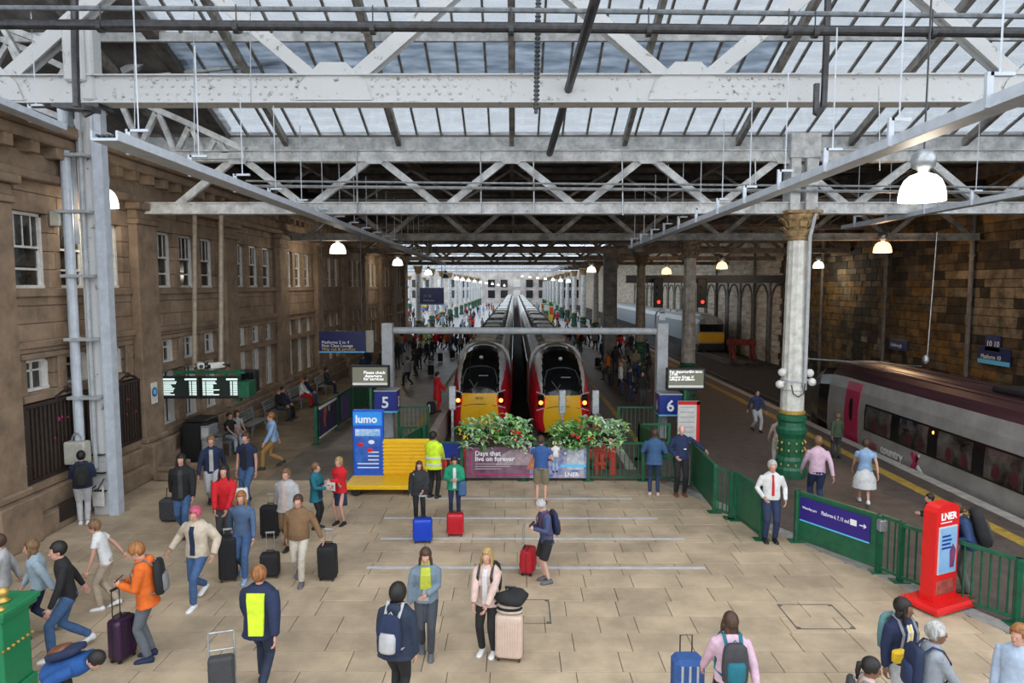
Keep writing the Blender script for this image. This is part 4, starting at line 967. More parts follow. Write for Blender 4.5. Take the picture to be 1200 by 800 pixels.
# diagonal fence on the right: gate leaves and railing
gA = DG[0]
pp = lambda x, y: gp(x, y)
t = thing('platform_gate', 'green solid gate panel with a blue notice, beside the man in navy', 'gate', gp(810,572))
a, b = gp(811,568), gp(837,600); frail(t, a, b, 1.18, bars=False, solid=True); 
u = (b-a).normalized(); nn_ = V((u.y,-u.x,0)); nn_ = nn_ if nn_.y < 0 else -nn_
pa = a+u*.12+nn_*.04; MB().bar(pa+V((0,0,.88)), pa+u*((b-a).length-.35)+V((0,0,.88)), .02, .42).build('notice_board', SIGNB, t, world=True)
MB().bar(pa+nn_*.002+V((0,0,.67)), pa+u*((b-a).length-.35)+nn_*.002+V((0,0,.67)), .022, .03).build('sky_stripe', SKYB, t, world=True)
text('Assistance', TXT, t, pa+u*.25+nn_*.014+V((0,0,.90)), u, (0,0,1), .13); text('meeting point', TXT, t, pa+u*.2+nn_*.014+V((0,0,.76)), u, (0,0,1), .13)
t = thing('railing', 'short green railing bay right of the solid blue-notice gate', 'railing', b)
frail(t, b, gp(856,607), 1.12, .11, post='b')
t = thing('platform_gate', 'green solid gate leaf swung half open in front of the man in a red tie', 'gate', gp(890,618))
frail(t, gp(862,609), gp(892,632), 1.15, bars=False, solid=True)
t = thing('platform_gate', 'long green gate panel with a purple-blue platforms sign', 'gate', gp(980,650))
a, b = gp(933,634), gp(1029,670); frail(t, a, b, 1.12, bars=False, solid=True, ps=.1)
u = (b-a).normalized(); nn_ = V((u.y,-u.x,0)); nn_ = nn_ if nn_.y < 0 else -nn_
pa = a+u*.1+nn_*.03; LL = (b-a).length-.28; PURP = mat('sign_purple_blue', (.03,.015,.20), .4, var=0)
MB().bar(pa+V((0,0,.78)), pa+u*LL+V((0,0,.78)), .02, .52).build('sign_board', PURP, t, world=True)
MB().bar(pa+nn_*.002+V((0,0,.53)), pa+u*LL+nn_*.002+V((0,0,.53)), .022, .03).build('sky_stripe', SKYB, t, world=True)
text('Waverley gate', TXT, t, pa+u*.06+nn_*.014+V((0,0,.80)), u, (0,0,1), .075, sx=.8); text('Platforms 6, 7, 11 and 12', TXT, t, pa+u*.52+nn_*.014+V((0,0,.79)), u, (0,0,1), .115, sx=.62)
MB().bar(pa+u*(LL-.22)+nn_*.012+V((0,0,.83)), pa+u*(LL-.08)+nn_*.012+V((0,0,.83)), .006, .02).bar(pa+u*(LL-.13)+nn_*.012+V((0,0,.87)), pa+u*(LL-.08)+nn_*.012+V((0,0,.83)), .006, .02).bar(pa+u*(LL-.13)+nn_*.012+V((0,0,.79)), pa+u*(LL-.08)+nn_*.012+V((0,0,.83)), .006, .02).build('arrow', TXT, t, world=True)
MB().bar(pa+u*(LL-.42)+nn_*.012+V((0,0,.84)), pa+u*(LL-.28)+nn_*.012+V((0,0,.84)), .006, .12).build('pictogram', TXT, t, world=True)
t = thing('railing', 'long green railing at the lower right with a red totem before it', 'railing', gp(1130,705))
pts = [gp(1032,671), gp(1054,681), gp(1190,731), gp(1290,775)]
frail(t, pts[0], pts[1], 1.14, .12, post='b'); frail(t, pts[1], pts[2], 1.1, .13, post=False); frail(t, pts[2], pts[3], 1.1, .13)
lk = MB().bbox(-.07,-.07,.86,.07,.07,1.08,.01); o = thing('gate_lock', 'grey metal lock box on the green gate post', 'lock', gp(1031,672)); lk.build('box', GALV, o)
# inner fences by gantry posts
def seg(label, pts, h=1.1, sp=.14, solid=False, bars=True):
    t = thing('railing', label, 'railing', (pts[0]+pts[-1])/2)
    for a, b in zip(pts, pts[1:]): frail(t, a, b, h, sp, bars=bars and not solid, solid=solid)
    return t
G = lambda x, Y: V((pd(x,400,Y).x, Y, 0))
seg('green inner railing left of the platform edge, behind the blue display stand', [G(468,21.5),G(496,21.5)])
seg('green inner gate railing at the left train, further back than its neighbour', [G(466,24.6),G(501,24.6)], 1.2)
seg('green sloping solid gate leaf between the blue stand and the platform edge', [G(474,20.2),G(499,22.0)], solid=True)
seg('green inner railing at the platform 6 edge with a small blue notice', [G(726,24.6),G(771,24.6)], 1.2)
seg('green inner railing just left of the blue number 6 post', [G(751,21.8),G(786,21.8)], 1.15)
seg('green sloping solid gate leaf behind the woman in the quilted jacket', [G(751,21.8),G(771,20.2)], 1.15, solid=True)
# number posters fence on the left platform
t = thing('platform_fence', 'long green panelled fence with posters dividing the left platform', 'fence', V((-6.9,27,0)))
fy = [23.9,26.4,29,31.6,34.2]; fxx = [-7.05,-7.0,-6.95,-6.9,-6.85]
for i in range(4): frail(t, V((fxx[i],fy[i],0)), V((fxx[i+1],fy[i+1],0)), 1.3, bars=False, solid=True, post=True if i == 0 else 'b')
PF = mat('poster_night', (.03,.03,.09), .5, var=.2)
MB().bar((-6.99,24.1,.70),(-6.95,26.3,.70),.03,1.0).build('poster', PF, t, world=True)
MB().bar((-6.975,24.1,1.24),(-6.935,26.3,1.24),.03,.09).bar((-6.975,24.1,.18),(-6.935,26.3,.18),.03,.06).bar((-6.975,26.25,.2),(-6.975,26.3,1.2),.03,.06).build('poster_border', WWIN, t, world=True)
MB().prism([(0,0),(.25,-.3),(.3,.1),(.5,.35),(.3,.5),(.05,.4)],(-6.955,24.5,.7),(0,1,0),(0,0,1),(.004,0,0)).build('poster_figure', mat('poster_rust',(.45,.10,.05),.5,var=.3), t, world=True)
text('50%', TXT, t, (-6.955,25.2,.95), (0,1,0), (0,0,1), .26)
MB().bar((-6.93,27.0,.70),(-6.92,28.2,.70),.03,1.05).build('panel_print', mat('panel_violet',(.10,.07,.2),.5,var=.1), t, world=True)
# gantry
t = thing('gantry', 'grey goal-post gantry across the heads of both train platforms', 'gantry', (.4,25,0))
for px in (454.5,775.5):
    x = pd(px,400,25).x; MB().bbox(x-.20,24.8,0,x+.20,25.2,4.25,.02).build('post', GREYW, t, world=True)
MB().tube([pd(461,387,25),pd(770,388,25)],.125,12).build('beam', GREYW, t, world=True)
MB().bar(pd(776,371,25.2),pd(776,368,33),.22,.25).build('return_beam', GREYW, t, world=True)
# number cubes
for px, py, n, L in ((454,469,'5','blue cube sign with a white number 5 on the left gantry post'),(783,473,'6','blue cube sign with a white number 6 by the right gantry post')):
    c = pd(px,py,24.3); t = thing('number_sign', L, 'sign', c-V((0,0,.38)))
    MB().bbox(-.40,-.36,.05,.40,.36,.75,.01).build('cube', SIGNB, t); MB().box(-.405,-.365,0,.405,.365,.055).build('light_strip', SKYB, t); MB().bbox(-.42,-.38,.75,.42,.38,.80,.01).build('cap', GREYW, t)
    text(n, TXT, t, c+V((-.15 if n == '5' else -.14,-.367,-.20)), (1,0,0), (0,0,1), .56, bold=.012)
    s_ = 1 if n == '5' else -1
    text(n, TXT, t, c+V((s_*.407,-.12*s_,-.2)), (0,s_,0), (0,0,1), .5, bold=.01)
SCR = mat('screen_olive', (.10,.10,.075), .4, var=.05, emit=.35, ecol=(.30,.30,.22)); SCW = mat('screen_text', (.9,.9,.9), .5, var=0, emit=1.1)
def screen(x0, y0, x1, y1, Y, label, rows, foot=True):
    a, b = pd(x0,y1,Y), pd(x1,y0,Y); t = thing('display_screen', label, 'screen', (((a.x+b.x)/2),Y,a.z)); W = b.x-a.x; H = b.z-a.z
    MB().bbox(-W/2,0,0,W/2,.18,H,.015).build('housing', BLACK, t); pn = MB().box(-W/2+.07,-.006,.09,W/2-.07,0,H-.07).build('panel', SCR, t)
    MB().box(-W/2+.07,-.012,.09,W/2-.07,-.006,.17).build('status_bar', mat('screen_bar',(.5,.5,.48),.5,var=0,emit=.5), pn)
    for s, xx, zz, sz in rows: text(s, SCW, pn, (a.x+xx*W, Y-.014, a.z+zz*H), (1,0,0), (0,0,1), sz)
    MB().bar((0,.1,0),(0,.1,-a.z*.999),.09,.09,up=(0,1,0)).build('post', GRN, t)
    return t
screen(411,428,456,454,23.8,'left platform display screen above number 5, three short white lines', (('Please check',.34,.62,.15),('departure',.37,.47,.15),('for services',.34,.33,.15)))
screen(781,431,827,457,23.8,'right platform display screen above number 6, lines of white text', (('For departure',.07,.78,.13),('On time',.58,.78,.13),('17:00',.07,.66,.13),('London Kings X',.07,.54,.13),('calling at all stations',.07,.44,.11)))
# timetable poster by the 6 post
t = thing('timetable_stand', 'white and red timetable board behind the man in navy', 'board', G(808,22.9))
MB().bbox(-.35,-.05,.3,.38,.05,1.72,.01).build('board', WWIN, t); MB().box(.28,-.056,.3,.38,-.05,1.72).box(-.35,-.056,1.6,.38,-.05,1.72).build('red_edge', RED, t)
for i in range(7): MB().box(-.28,-.056,1.5-i*.17,.2,-.052,1.53-i*.17).build('print_row', GREYW, t)
MB().box(-.30,-.04,0,-.24,.04,.5).box(.24,-.04,0,.30,.04,.5).build('leg', DSTEEL, t)
# little grey marker posts with slatted heads
for i, (px, py0, py1) in enumerate(((530,452,545),(600,452,478),(659,457,545),(698,457,500))):
    Y = 21.0; p = pd(px,py0,Y); t = thing('marker_post', 'slim grey post with a ribbed head behind the troughs, %s from the left' % ['first','second','third','fourth'][i], 'post', (p.x,Y,-1.02 if -3 < p.x < 3.45 and Y > 20.6 else 0))
    if i == 1: bpy.data.objects.remove(t); continue
    z0 = t.location.z; MB().box(-.035,-.03,0,.035,.03,p.z-z0-.7).build('post', GALV, t)
    MB().bbox(-.11,-.05,p.z-z0-.75,.11,.05,p.z-z0,.02).build('head', GALV, t)
    for k in range(7): MB().box(-.09,-.06,p.z-z0-.68+k*.09,.09,-.05,p.z-z0-.64+k*.09).build('rib', GREYW, t)
# hanging blue direction board (left) and far hanging sign
def hang(x0,y0,x1,y1,Y,label,lines,mt=NAVYS,ht=7.9):
    a, b = pd(x0,y1,Y), pd(x1,y0,Y); t = thing('direction_sign', label, 'sign', ((a.x+b.x)/2,Y,a.z)); W, H = b.x-a.x, b.z-a.z
    MB().bbox(-W/2,0,0,W/2,.14,H,.01).build('board', mt, t); MB().box(-W/2,-.006,0,W/2,0,H*.06).build('sky_stripe', SKYB, t)
    for sx in (-.42,.42): MB().tube([(W*sx,.07,H),(W*sx,.07,ht-a.z)],.025,5).build('hanger', PIPE, t)
    for s, xx, zz, sz, mt2 in lines: text(s, mt2, t, (a.x+xx*W, Y-.01, a.z+zz*H), (1,0,0), (0,0,1), sz)
    return t
YT = mat('yellow_lettering', (.75,.5,.05), .5, var=0)
t = hang(374,388,428,413,27.5,'dark blue hanging direction board over the left platform',(('Platforms 2 to 4',.06,.42,.17,TXT),('First Class Lounge',.06,.26,.17,TXT),('Way out & services',.06,.10,.17,YT)))
MB().bbox(.93,.1,0,1.25,.14,.9,.01).build('side_panel', mat('panel_cream',(.4,.37,.3),.5,var=.1), t)
hang(492,337,520,357,60,'blue hanging sign far down the hall above the crowd',(('11 12',.15,.45,.3,TXT),('Platforms',.15,.2,.25,TXT)),SIGNB)
# departure boards by the facade
t = thing('departure_board', 'pair of lit departure screens on a green bracket by the facade', 'screen', pd(232,466,20.5))
DB = mat('board_face', (.02,.03,.025), .3, var=0); DW = mat('board_white', (.7,.85,.8), .5, var=0, emit=.75, ecol=(.75,.92,.88))
for (x0, x1) in ((185,233),(235,281)):
    a, b = pd(x0,467,20.5), pd(x1,441,20.5); W, H = b.x-a.x, b.z-a.z
    MB().bbox(a.x,20.5,a.z,b.x,20.62,b.z,.01).build('housing', BLACK, t, world=True)
    MB().box(a.x+.07,20.494,a.z+.07,b.x-.06,20.5,b.z-.05).build('face', DB, t, world=True)
    m = MB(); q = random.Random(int(x0))
    m.box(a.x+.08,20.488,b.z-.11,a.x+W*.42,20.494,b.z-.06).box(a.x+W*.66,20.488,b.z-.11,b.x-.07,20.494,b.z-.06)
    for r in range(9):
        z = b.z-.15-r*.049; m.box(a.x+.08,20.488,z-.03,a.x+.16,20.494,z).box(a.x+.19,20.488,z-.03,a.x+.19+q.uniform(.2,.42),20.494,z).box(b.x-.30,20.488,z-.03,b.x-.24,20.494,z).box(b.x-.21,20.488,z-.03,b.x-.08,20.494,z)
    m.build('text_rows', DW, t, world=True)
a = pd(205,436,20.7); b = pd(287,436,20.7)
MB().bar(a,b,.12,.09).bar(a+V((.1,0,0)),a+V((.1,0,-.4)),.09,.09,up=(0,1,0)).bar(b+V((-.6,0,0)),b+V((-.6,0,-.4)),.09,.09,up=(0,1,0)).bar(b+V((-.2,0,.1)),b+V((-.2,0,-.9)),.14,.14,up=(0,1,0)).bar(b+V((-.2,.1,-.3)),V((WX+.1,21.5,b.z-.3)),.1,.1).build('bracket', GRN, t, world=True)
MB().bbox(b.x-.1,20.4,b.z-.75,b.x+.22,21.0,b.z-.25,.02).build('end_box', GRN, t, world=True)
o = thing('speaker_box', 'black box display beside the departure screens', 'screen', pd(293,459,21.2)); MB().bbox(-.32,-.12,0,.20,.3,.68,.02).build('housing', BLACK, o); MB().box(-.3,-.13,.06,.18,-.12,.62).build('panel', BLKGL, o)
for i, (dx, rz) in enumerate(((-.35,.5),(.35,-.5))):
    o = thing('security_camera', 'white security camera on the departure bracket, %s one' % ('left','right')[i], 'camera', pd(240+i*20-5,432,20.7), rz)
    MB().bbox(-.1,-.28,.02,.1,.2,.2,.03).build('body', WWIN, o); MB().tube([(0,-.3,.1),(0,-.25,.1)],.06,8).build('lens', BLACK, o); MB().box(-.03,0,-.06,.03,.06,.04).build('mount', DSTEEL, o)
m = MB()
for k in range(4): m.tube([pd(228+j*7,433-8*abs(math.sin(j*1.7+k)),20.75+.03*k) for j in range(7)],.02,5)
one('cable_bundle', m, BLACK, 'tangle of black cables on top of the departure bracket', 'cable')
# slim wall pipes beside the departure boards
for px, L in ((228,'left'),(259,'right')):
    one('drain_pipe', MB().tube([pd(px,250,22.0),pd(px,430,22.0)],.07,8), mat('cream_pipe',(.42,.35,.27),.6,var=.15), '%s of the two cream pipes standing off the facade' % L, 'pipe')
# facade bits: grille panels, blue plaque, speaker, vents, kiosk, bench
IRON = mat('brown_iron', (.035,.022,.016), .5, var=.2)
for y0, y1, L in ((14.75,17.75,'left'),(18.2,19.45,'right')):
    t = thing('iron_gate_board', '%s of the two dark brown slatted iron panels on the facade' % L, 'panel', (WX+.04,(y0+y1)/2,1.25)); hh = (y1-y0)/2
    MB().box(-.02,-hh,0,.04,hh,1.68).build('back_plate', IRON, t); MB().bbox(-.02,-hh,-.06,.12,hh,.02,.01).bbox(-.02,-hh,1.62,.13,hh,1.72,.02).bbox(-.02,-hh,0,.12,-hh+.08,1.7,.01).bbox(-.02,hh-.08,0,.12,hh,1.7,.01).build('frame', IRON, t)
    n = int((y1-y0)/.15)
    for i in range(n): yq = -hh+.12+i*(2*hh-.2)/n; MB().bbox(.02,yq,.02,.09,yq+.07,1.62,.008).build('slat', IRON, t)
    MB().tube([(.08,-.45,1.72),(.08,-.25,1.82),(.08,0,1.9),(.08,.25,1.82),(.08,.45,1.72)],.035,6).ell((.08,0,1.88),(.06,.12,.08),8,5).ell((.08,-.35,1.76),(.05,.09,.05),8,5).ell((.08,.35,1.76),(.05,.09,.05),8,5).build('crest', IRON, t)
    rr2 = random.Random(9)
    for i in range(9 if L == 'left' else 4): MB().ell((.10,rr2.uniform(-hh+.3,hh-.2),rr2.choice((.8,1.2,1.25))),(.012,.03,.03),6,4).build('red_bead', MAG, t)
t = thing('wall_plaque', 'white plaque with a round blue emblem on the stone pilaster', 'plaque', (WX+.27,19.9,2.15)); MB().bbox(0,-.17,0,.02,.17,.62,.006).build('plate', WWIN, t); MB().tube([(.02,0,.34),(.028,0,.34)],.14,20).build('disc', SIGNB, t); MB().tube([(.028,0,.34),(.032,0,.34)],.09,16).tube([(.032,0,.34),(.034,0,.34)],.05,12).build('ring', SKYB, t)
t = thing('loudspeaker', 'small cream loudspeaker on the upper facade between the first windows', 'speaker', (WX+.02,16.25,7.0)); MB().bbox(0,-.16,0,.25,.16,.36,.02).build('case', mat('cream_box',(.5,.5,.4)), t); MB().tube([(.25,0,.18),(.27,0,.18)],.09,14).build('cone', DSTEEL, t)
t = thing('wall_vent', 'dark rectangular vent grille in the plinth by the steel column', 'vent', (WX+.42,15.9,.42)); MB().bbox(0,-.6,-.25,.03,.6,.2,.005).build('plate', IRON, t)
for i in range(6): MB().box(.03,-.57,-.2+i*.065,.04,.57,-.17+i*.065).build('slat', IRON, t)
one('stone_step', MB().bbox(WX+.5,19.2,0,WX+1.25,20.5,.22,.03).bbox(WX+.5,19.4,.22,WX+1.05,20.4,.36,.03), STONE_D, 'worn stone block at the foot of the pilaster by the kiosk', 'step')
t = thing('photo_booth', 'tall black street piano or kiosk cabinet against the facade', 'kiosk', (-9.95,21.3,0)); t['label'] = 'tall black kiosk cabinet against the facade below the departure screens'
MB().bbox(-.4,-.4,0,.25,.4,1.38,.03).bbox(-.3,-.45,1.38,.4,.45,1.46,.03).bbox(.25,-.45,1.0,.4,.45,1.38,.02).bbox(-.52,-.3,.3,-.4,.3,1.2,.02).build('cabinet', BLACK, t)
k = MB().bbox(.26,-.55,.35,.66,.1,.85,.03).bbox(.24,-.52,.85,.52,.1,1.28,.01); k.build('terminal', mat('terminal_grey', (.26,.27,.28), .4, var=.2), t)
MB().box(.28,-.528,.92,.48,-.52,1.22).build('screen', GREYW, t); MB().box(.40,-.556,.42,.56,-.55,.56).build('label_plate', WWIN, t); MB().bbox(.42,-.3,.92,.78,.25,.96,.01).build('shelf', DSTEEL, t)
def bench(x, y, label, rz=0):
    t = thing('bench', label, 'bench', (x,y,0), rz)
    for i in range(5): MB().bbox(-.05-.09*i+.2,-.8,.43,.03-.09*i+.2,.8,.46,.005).build('slat', GALV, t)
    for i in range(4): MB().bbox(-.30-.03*i,-.8,.52+.1*i,-.27-.03*i,.8,.60+.1*i,.005).build('back_slat', GALV, t)
    for sy in (-.7,.7): MB().bar((.2,sy,.43),(.2,sy,0),.05,.05,up=(0,1,0)).bar((-.25,sy,.43),(-.3,sy,0),.05,.05,up=(0,1,0)).bar((-.26,sy,.43),(-.38,sy,.92),.05,.05,up=(0,1,0)).bar((-.26,sy,.42),(.24,sy,.42),.05,.04).build('leg', GALV, t)
    return t
for y, L in ((25.6,'nearest'),(28.2,'second'),(31.4,'third'),(35.5,'farthest')): bench(-9.9,y,'grey metal bench against the facade, %s of the row' % L)
bench(-9.6,22.9,'dark bench behind the kiosk where a couple sit')
# lumo-like blue stand
t = thing('display_stand', 'bright blue display stand on castors with white lettering, left of the yellow cart', 'display', G(430,18.9))
BL = mat('stand_blue', (.01,.10,.62), .4, var=.08); BL2 = mat('stand_light_blue', (.02,.30,.85), .4, var=.05)
hw = .43; t.location.z = 0
MB().bbox(-hw,-.10,.16,hw,.10,2.15,.03).bbox(-hw-.12,-.3,.08,hw+.12,.25,.20,.02).build('body', BL, t)
MB().prism([(-hw+.03,1.72),(hw-.03,1.72),(hw-.03,2.1),(-hw+.03,2.1)],(0,-.106,0),(1,0,0),(0,0,1),(0,.005,0)).build('header', BL2, t)
MB().box(-hw+.08,-.108,.62,hw-.08,-.10,1.62).build('print_panel', mat('stand_print', (.03,.16,.60), .5, scale=4, col2=(.02,.06,.35)), t)
MB().box(-hw+.08,-.112,1.42,hw-.08,-.108,1.62).build('cloud_print', mat('stand_cloud', (.65,.78,.9), .5, scale=6, col2=(.15,.4,.75)), t)
for c, (x, z) in enumerate(((-.2,1.18),(.05,1.02),(.1,1.25))): MB().ell((x,-.112,z),(.09,.01,.06),8,5).build('balloon_print', (RED, RED, TXT)[c], t)
for i in range(5): MB().box(.0 if i < 3 else -.3,-.112,.95-i*.11,.3,-.108,.98-i*.11).build('print_line', TXT, t)
text('lumo', TXT, t, t.location+V((-.34,-.112,1.80)), (1,0,0), (0,0,1), .30, bold=.008)
for sx in (-.45,.45): MB().tube([(sx-.03,-.2,.07),(sx+.03,-.2,.07)],.07,10).build('castor', BLACK, t)
# yellow luggage cart
c = gp(455,580); t = thing('luggage_trolley', 'yellow flat luggage trolley with a ribbed back panel, beside the blue stand', 'trolley', (c.x,c.y+.45,0))
YC = mat('trolley_yellow', (.85,.50,.01), .4, var=.05)
MB().bbox(-1.15,-.6,.18,.95,.55,.30,.02).build('deck', YC, t); MB().bbox(-.35,.45,.30,1.0,.55,1.32,.02).build('back_panel', YC, t)
for i in range(9): MB().bbox(-.33,.42,.36+i*.105,.98,.455,.42+i*.105,.005).build('rib', YC, t)
MB().bbox(.95,-.5,.3,1.02,.5,.55,.01).build('end_board', YC, t)
for sx in (-.85,.65):
    for sy in (-.5,.4): MB().tube([(sx,sy-.04,.13),(sx,sy+.04,.13)],.13,14).build('wheel', BLACK, t)
# blue low banner right of it
t = thing('low_banner', 'dark blue banner with a pale stripe on the railing behind the hi-vis man', 'banner', G(513,19.4)); a = G(486,19.4).x-t.location.x; b = G(541,19.4).x-t.location.x
t.location.z = 0
MB().box(a,-.06,.62,b,-.04,1.08).build('sheet', SIGNB, t); MB().box(a,-.066,.62,b,-.06,.65).build('stripe', GREYW, t); MB().box(a,-.02,0,a+.06,.04,1.1).box(b-.06,-.02,0,b,.04,1.1).box(a,-.02,1.06,b,.04,1.12).build('frame', GRN, t)
for i in range(7): MB().box(a+.7+i*.14,0,.05,a+.74+i*.14,.03,.62).build('red_bar', MATS['buffer_red'], t)
text('Platform 5', TXT, t, t.location+V((a+.1,-.07,.78)), (1,0,0), (0,0,1), .14)
for x0, x1 in ((525,558),(643,652)):
    a = pd(x0,517,22.1); b = pd(x1,513,22.1)
# red totem
c = gp(1098,708); t = thing('advert_totem', 'bright red free-standing totem with a blue panel at the right railing', 'sign', (c.x,c.y,0), .42)
MB().loft([[V((sx*(.52-d),sy*(.36-d),z)) for sx,sy in ((-1,-1),(1,-1),(1,1),(-1,1))] for z,d in ((.04,0),(.10,0),(.14,.05))]).build('base', RED, t)
poly = [(-.30,.1),(.30,.1),(.30,1.72),(.25,1.80),(.16,1.84),(-.16,1.84),(-.25,1.80),(-.30,1.72)]
MB().prism(poly,(0,-.12,0),(1,0,0),(0,0,1),(0,.24,0)).build('body', RED, t)
MB().bbox(-.235,-.14,.62,.235,-.115,1.46,.005).build('frame', mat('totem_silver',(.5,.52,.55),.4,var=0), t)
MB().box(-.215,-.146,.64,.215,-.14,1.44).build('panel', mat('totem_pale_blue', (.16,.36,.62), .4, scale=3, col2=(.28,.46,.68)), t)
MB().prism([(0,0),(.1,.0),(.14,.3),(.06,.42),(-.02,.3)],(.06,-.152,.72),(1,0,0),(0,0,1),(0,.004,0)).build('figure_print', mat('print_plum',(.2,.05,.15),.5,var=.2), t)
for i in range(4): MB().box(-.17,-.15,1.28-i*.07,.05+.03*(i%2),-.146,1.31-i*.07).build('print_line', SIGNB, t)
MB().bbox(-.24,-.13,.25,.24,-.118,.5,.005).build('lower_plate', mat('totem_dull_red',(.4,.09,.07),.5,var=.3), t)
Xr = t.matrix_basis.to_3x3() @ V((1,0,0)); Xn = t.matrix_basis.to_3x3() @ V((0,-1,0))
text('LNER', TXT, t, t.location+Xr*-.19+Xn*.125+V((0,0,1.58)), Xr, (0,0,1), .17, bold=.005); MB().box(-.19,-.126,1.52,.10,-.12,1.535).build('underline', TXT, t)
for sx in (-.42,.42): MB().ell((sx,-.25,.025),(.04,.04,.025),8,4).build('castor', BLACK, t)
# green cabinet with gold balls, bottom left
c = gp(-4,800); t = thing('green_cabinet', 'green and gold ornate cabinet cut by the left edge at the bottom', 'cabinet', (-7.02,8.9,0))
MB().bbox(-.3,-.3,0,.3,.3,.2,.01).bbox(-.26,-.26,.2,.26,.26,1.2,.01).bbox(-.33,-.33,1.2,.33,.33,1.27,.01).bbox(-.36,-.36,1.27,.36,.36,1.34,.01).build('body', mat('cabinet_green',(.01,.20,.08),.35,var=.05), t)
for k in range(7): MB().ell((-.27+k*.09,-.27,.78),(.025,.025,.025),8,5).ell((.27,-.27+k*.09,.78),(.025,.025,.025),8,5).build('stud', GOLD, t)
MB().lathe([(.07,1.34),(.09,1.36),(.05,1.39),(.04,1.41),(.07,1.45),(.075,1.49),(.05,1.53),(.0,1.55)], (.1,0,0), 14).lathe([(.06,1.34),(.06,1.36),(.02,1.39)],(.25,-.25,0),12).build('finial', GOLD, t, smooth=True)
# wall signs on the right
for px, py, w_, h_, L, s in ((1167,402,1.0,.75,'small dark sign reading 10 on the right stone wall','10 10'),(1169,417,2.1,.8,'blue sign below the number ten on the right wall','Platform 10'),(1056,404,1.9,.6,'small blue sign on the right wall left of the number ten','Edinburgh')):
    D = RX*800/(px-603); p = pd(px,py,D); t = thing('wall_sign', L, 'sign', (RX-.1,D,p.z-h_/2)); MB().bbox(-.03,-w_/2,0,.02,w_/2,h_,.01).build('plate', NAVYS, t); text(s, TXT, t, (RX-.135,D+w_*.4,p.z-h_*.2), (0,-1,0), (0,0,1), h_*.5 if w_ < 1.5 else .28)
    if w_ > 2: MB().box(-.035,-w_/2,0,-.03,w_/2,.2).build('sky_stripe', SKYB, t)
# ================================================================ PEOPLE
SKIN = {k: mat('skin_%s' % k, c, .55, var=.06) for k, c in (('fair',(.55,.30,.22)),('tan',(.42,.22,.14)),('brown',(.20,.095,.055)),('pale',(.62,.38,.30)))}
HAIR = {k: mat('hair_%s' % k, c, .6, scale=30, var=.3, stretch=(1,1,.15)) for k, c in (('blonde',(.45,.29,.11)),('brown',(.07,.035,.018)),('dark',(.012,.009,.008)),('grey',(.50,.49,.47)),('ginger',(.35,.14,.04)),('pink',(.60,.10,.18)),('lightbrown',(.20,.11,.05)))}
EYE = mat('eye_dark', (.02,.015,.012), .3, var=0); LIP = mat('lip', (.35,.10,.09), .5, var=0)
SOLE = mat('sole_white', (.6,.6,.58), .6, var=0)
def bake(mb, name, mats, parent, vox=.017, it=4, local=True, extra=None, label=None):
    me = mb.mesh('tmp', mats[0] if isinstance(mats, list) else mats); o = bpy.data.objects.new('tmp', me)
    r = o.modifiers.new('r','REMESH'); r.mode = 'VOXEL'; r.voxel_size = vox
    if it: s = o.modifiers.new('s','SMOOTH'); s.iterations = it; s.factor = .5
    dg = bkdg(o); nm = bpy.data.meshes.new_from_object(o.evaluated_get(dg)); bpy.data.objects.remove(o)
    nm.name = name
    if extra is not None:      # join small detail pieces into the same mesh
        em = extra.mesh('tmp2', mats); bm = bmesh.new(); bm.from_mesh(nm); bm.from_mesh(em); bm.to_mesh(nm); bm.free()
    nm.materials.clear()
    for m in (mats if isinstance(mats, list) else [mats]): nm.materials.append(m)
    nm.polygons.foreach_set('use_smooth', [True]*len(nm.polygons))
    return link(name, nm, parent, None, label)
def ik(a, b, l1, l2, pole):
    a, b = V(a), V(b); d = b-a; L = d.length
    if L > (l1+l2)*.995: b = a+d*((l1+l2)*.995/L); d = b-a; L = d.length
    u = d/L; x = (l1*l1-l2*l2+L*L)/(2*L); h = math.sqrt(max(0, l1*l1-x*x)); p = V(pole); p = p-u*p.dot(u)
    p = p.normalized() if p.length > 1e-4 else V((0,-1,0))
    return a+u*x+p*h, b
ARMS = {'hang': ((.25,-.03,.78),)*2, 'phone': ((.07,-.32,1.14),(.09,-.30,1.12)), 'fold': ((-.10,-.24,1.14),(-.12,-.22,1.08)), 'walk': ((.24,-.26,.88),(.25,.22,.86)),
        'walk2': ((.25,.22,.86),(.24,-.26,.88)), 'pull': ((.33,.30,.74),(.25,-.12,.82)), 'pullR': ((.25,-.12,.82),(.33,.30,.74)), 'front': ((.10,-.34,.92),(.10,-.36,.95)), 'read': ((.13,-.34,1.10),(.12,-.34,1.10)),
        'rail': ((.22,-.34,1.02),(.22,-.34,1.02)), 'belly': ((.02,-.22,1.05),(.25,-.02,.80)), 'baby': ((.10,-.26,1.22),(.18,-.22,1.05)), 'hip': ((.30,-.05,.95),(.30,-.05,.95)), 'tie': ((.24,-.16,.92),(.20,-.20,.98)),
        'side_rail': ((.52,-.16,1.12),(.16,-.20,.98)), 'lap': ((.08,-.36,.98),(.08,-.36,.98)), 'handle': ((.12,-.30,.98),(.25,-.05,.80)), 'handleR': ((.22,-.05,.80),(.14,-.30,.98))}
def rot_in(ax, ay, az=0): return Euler((ax, ay, az)).to_matrix()
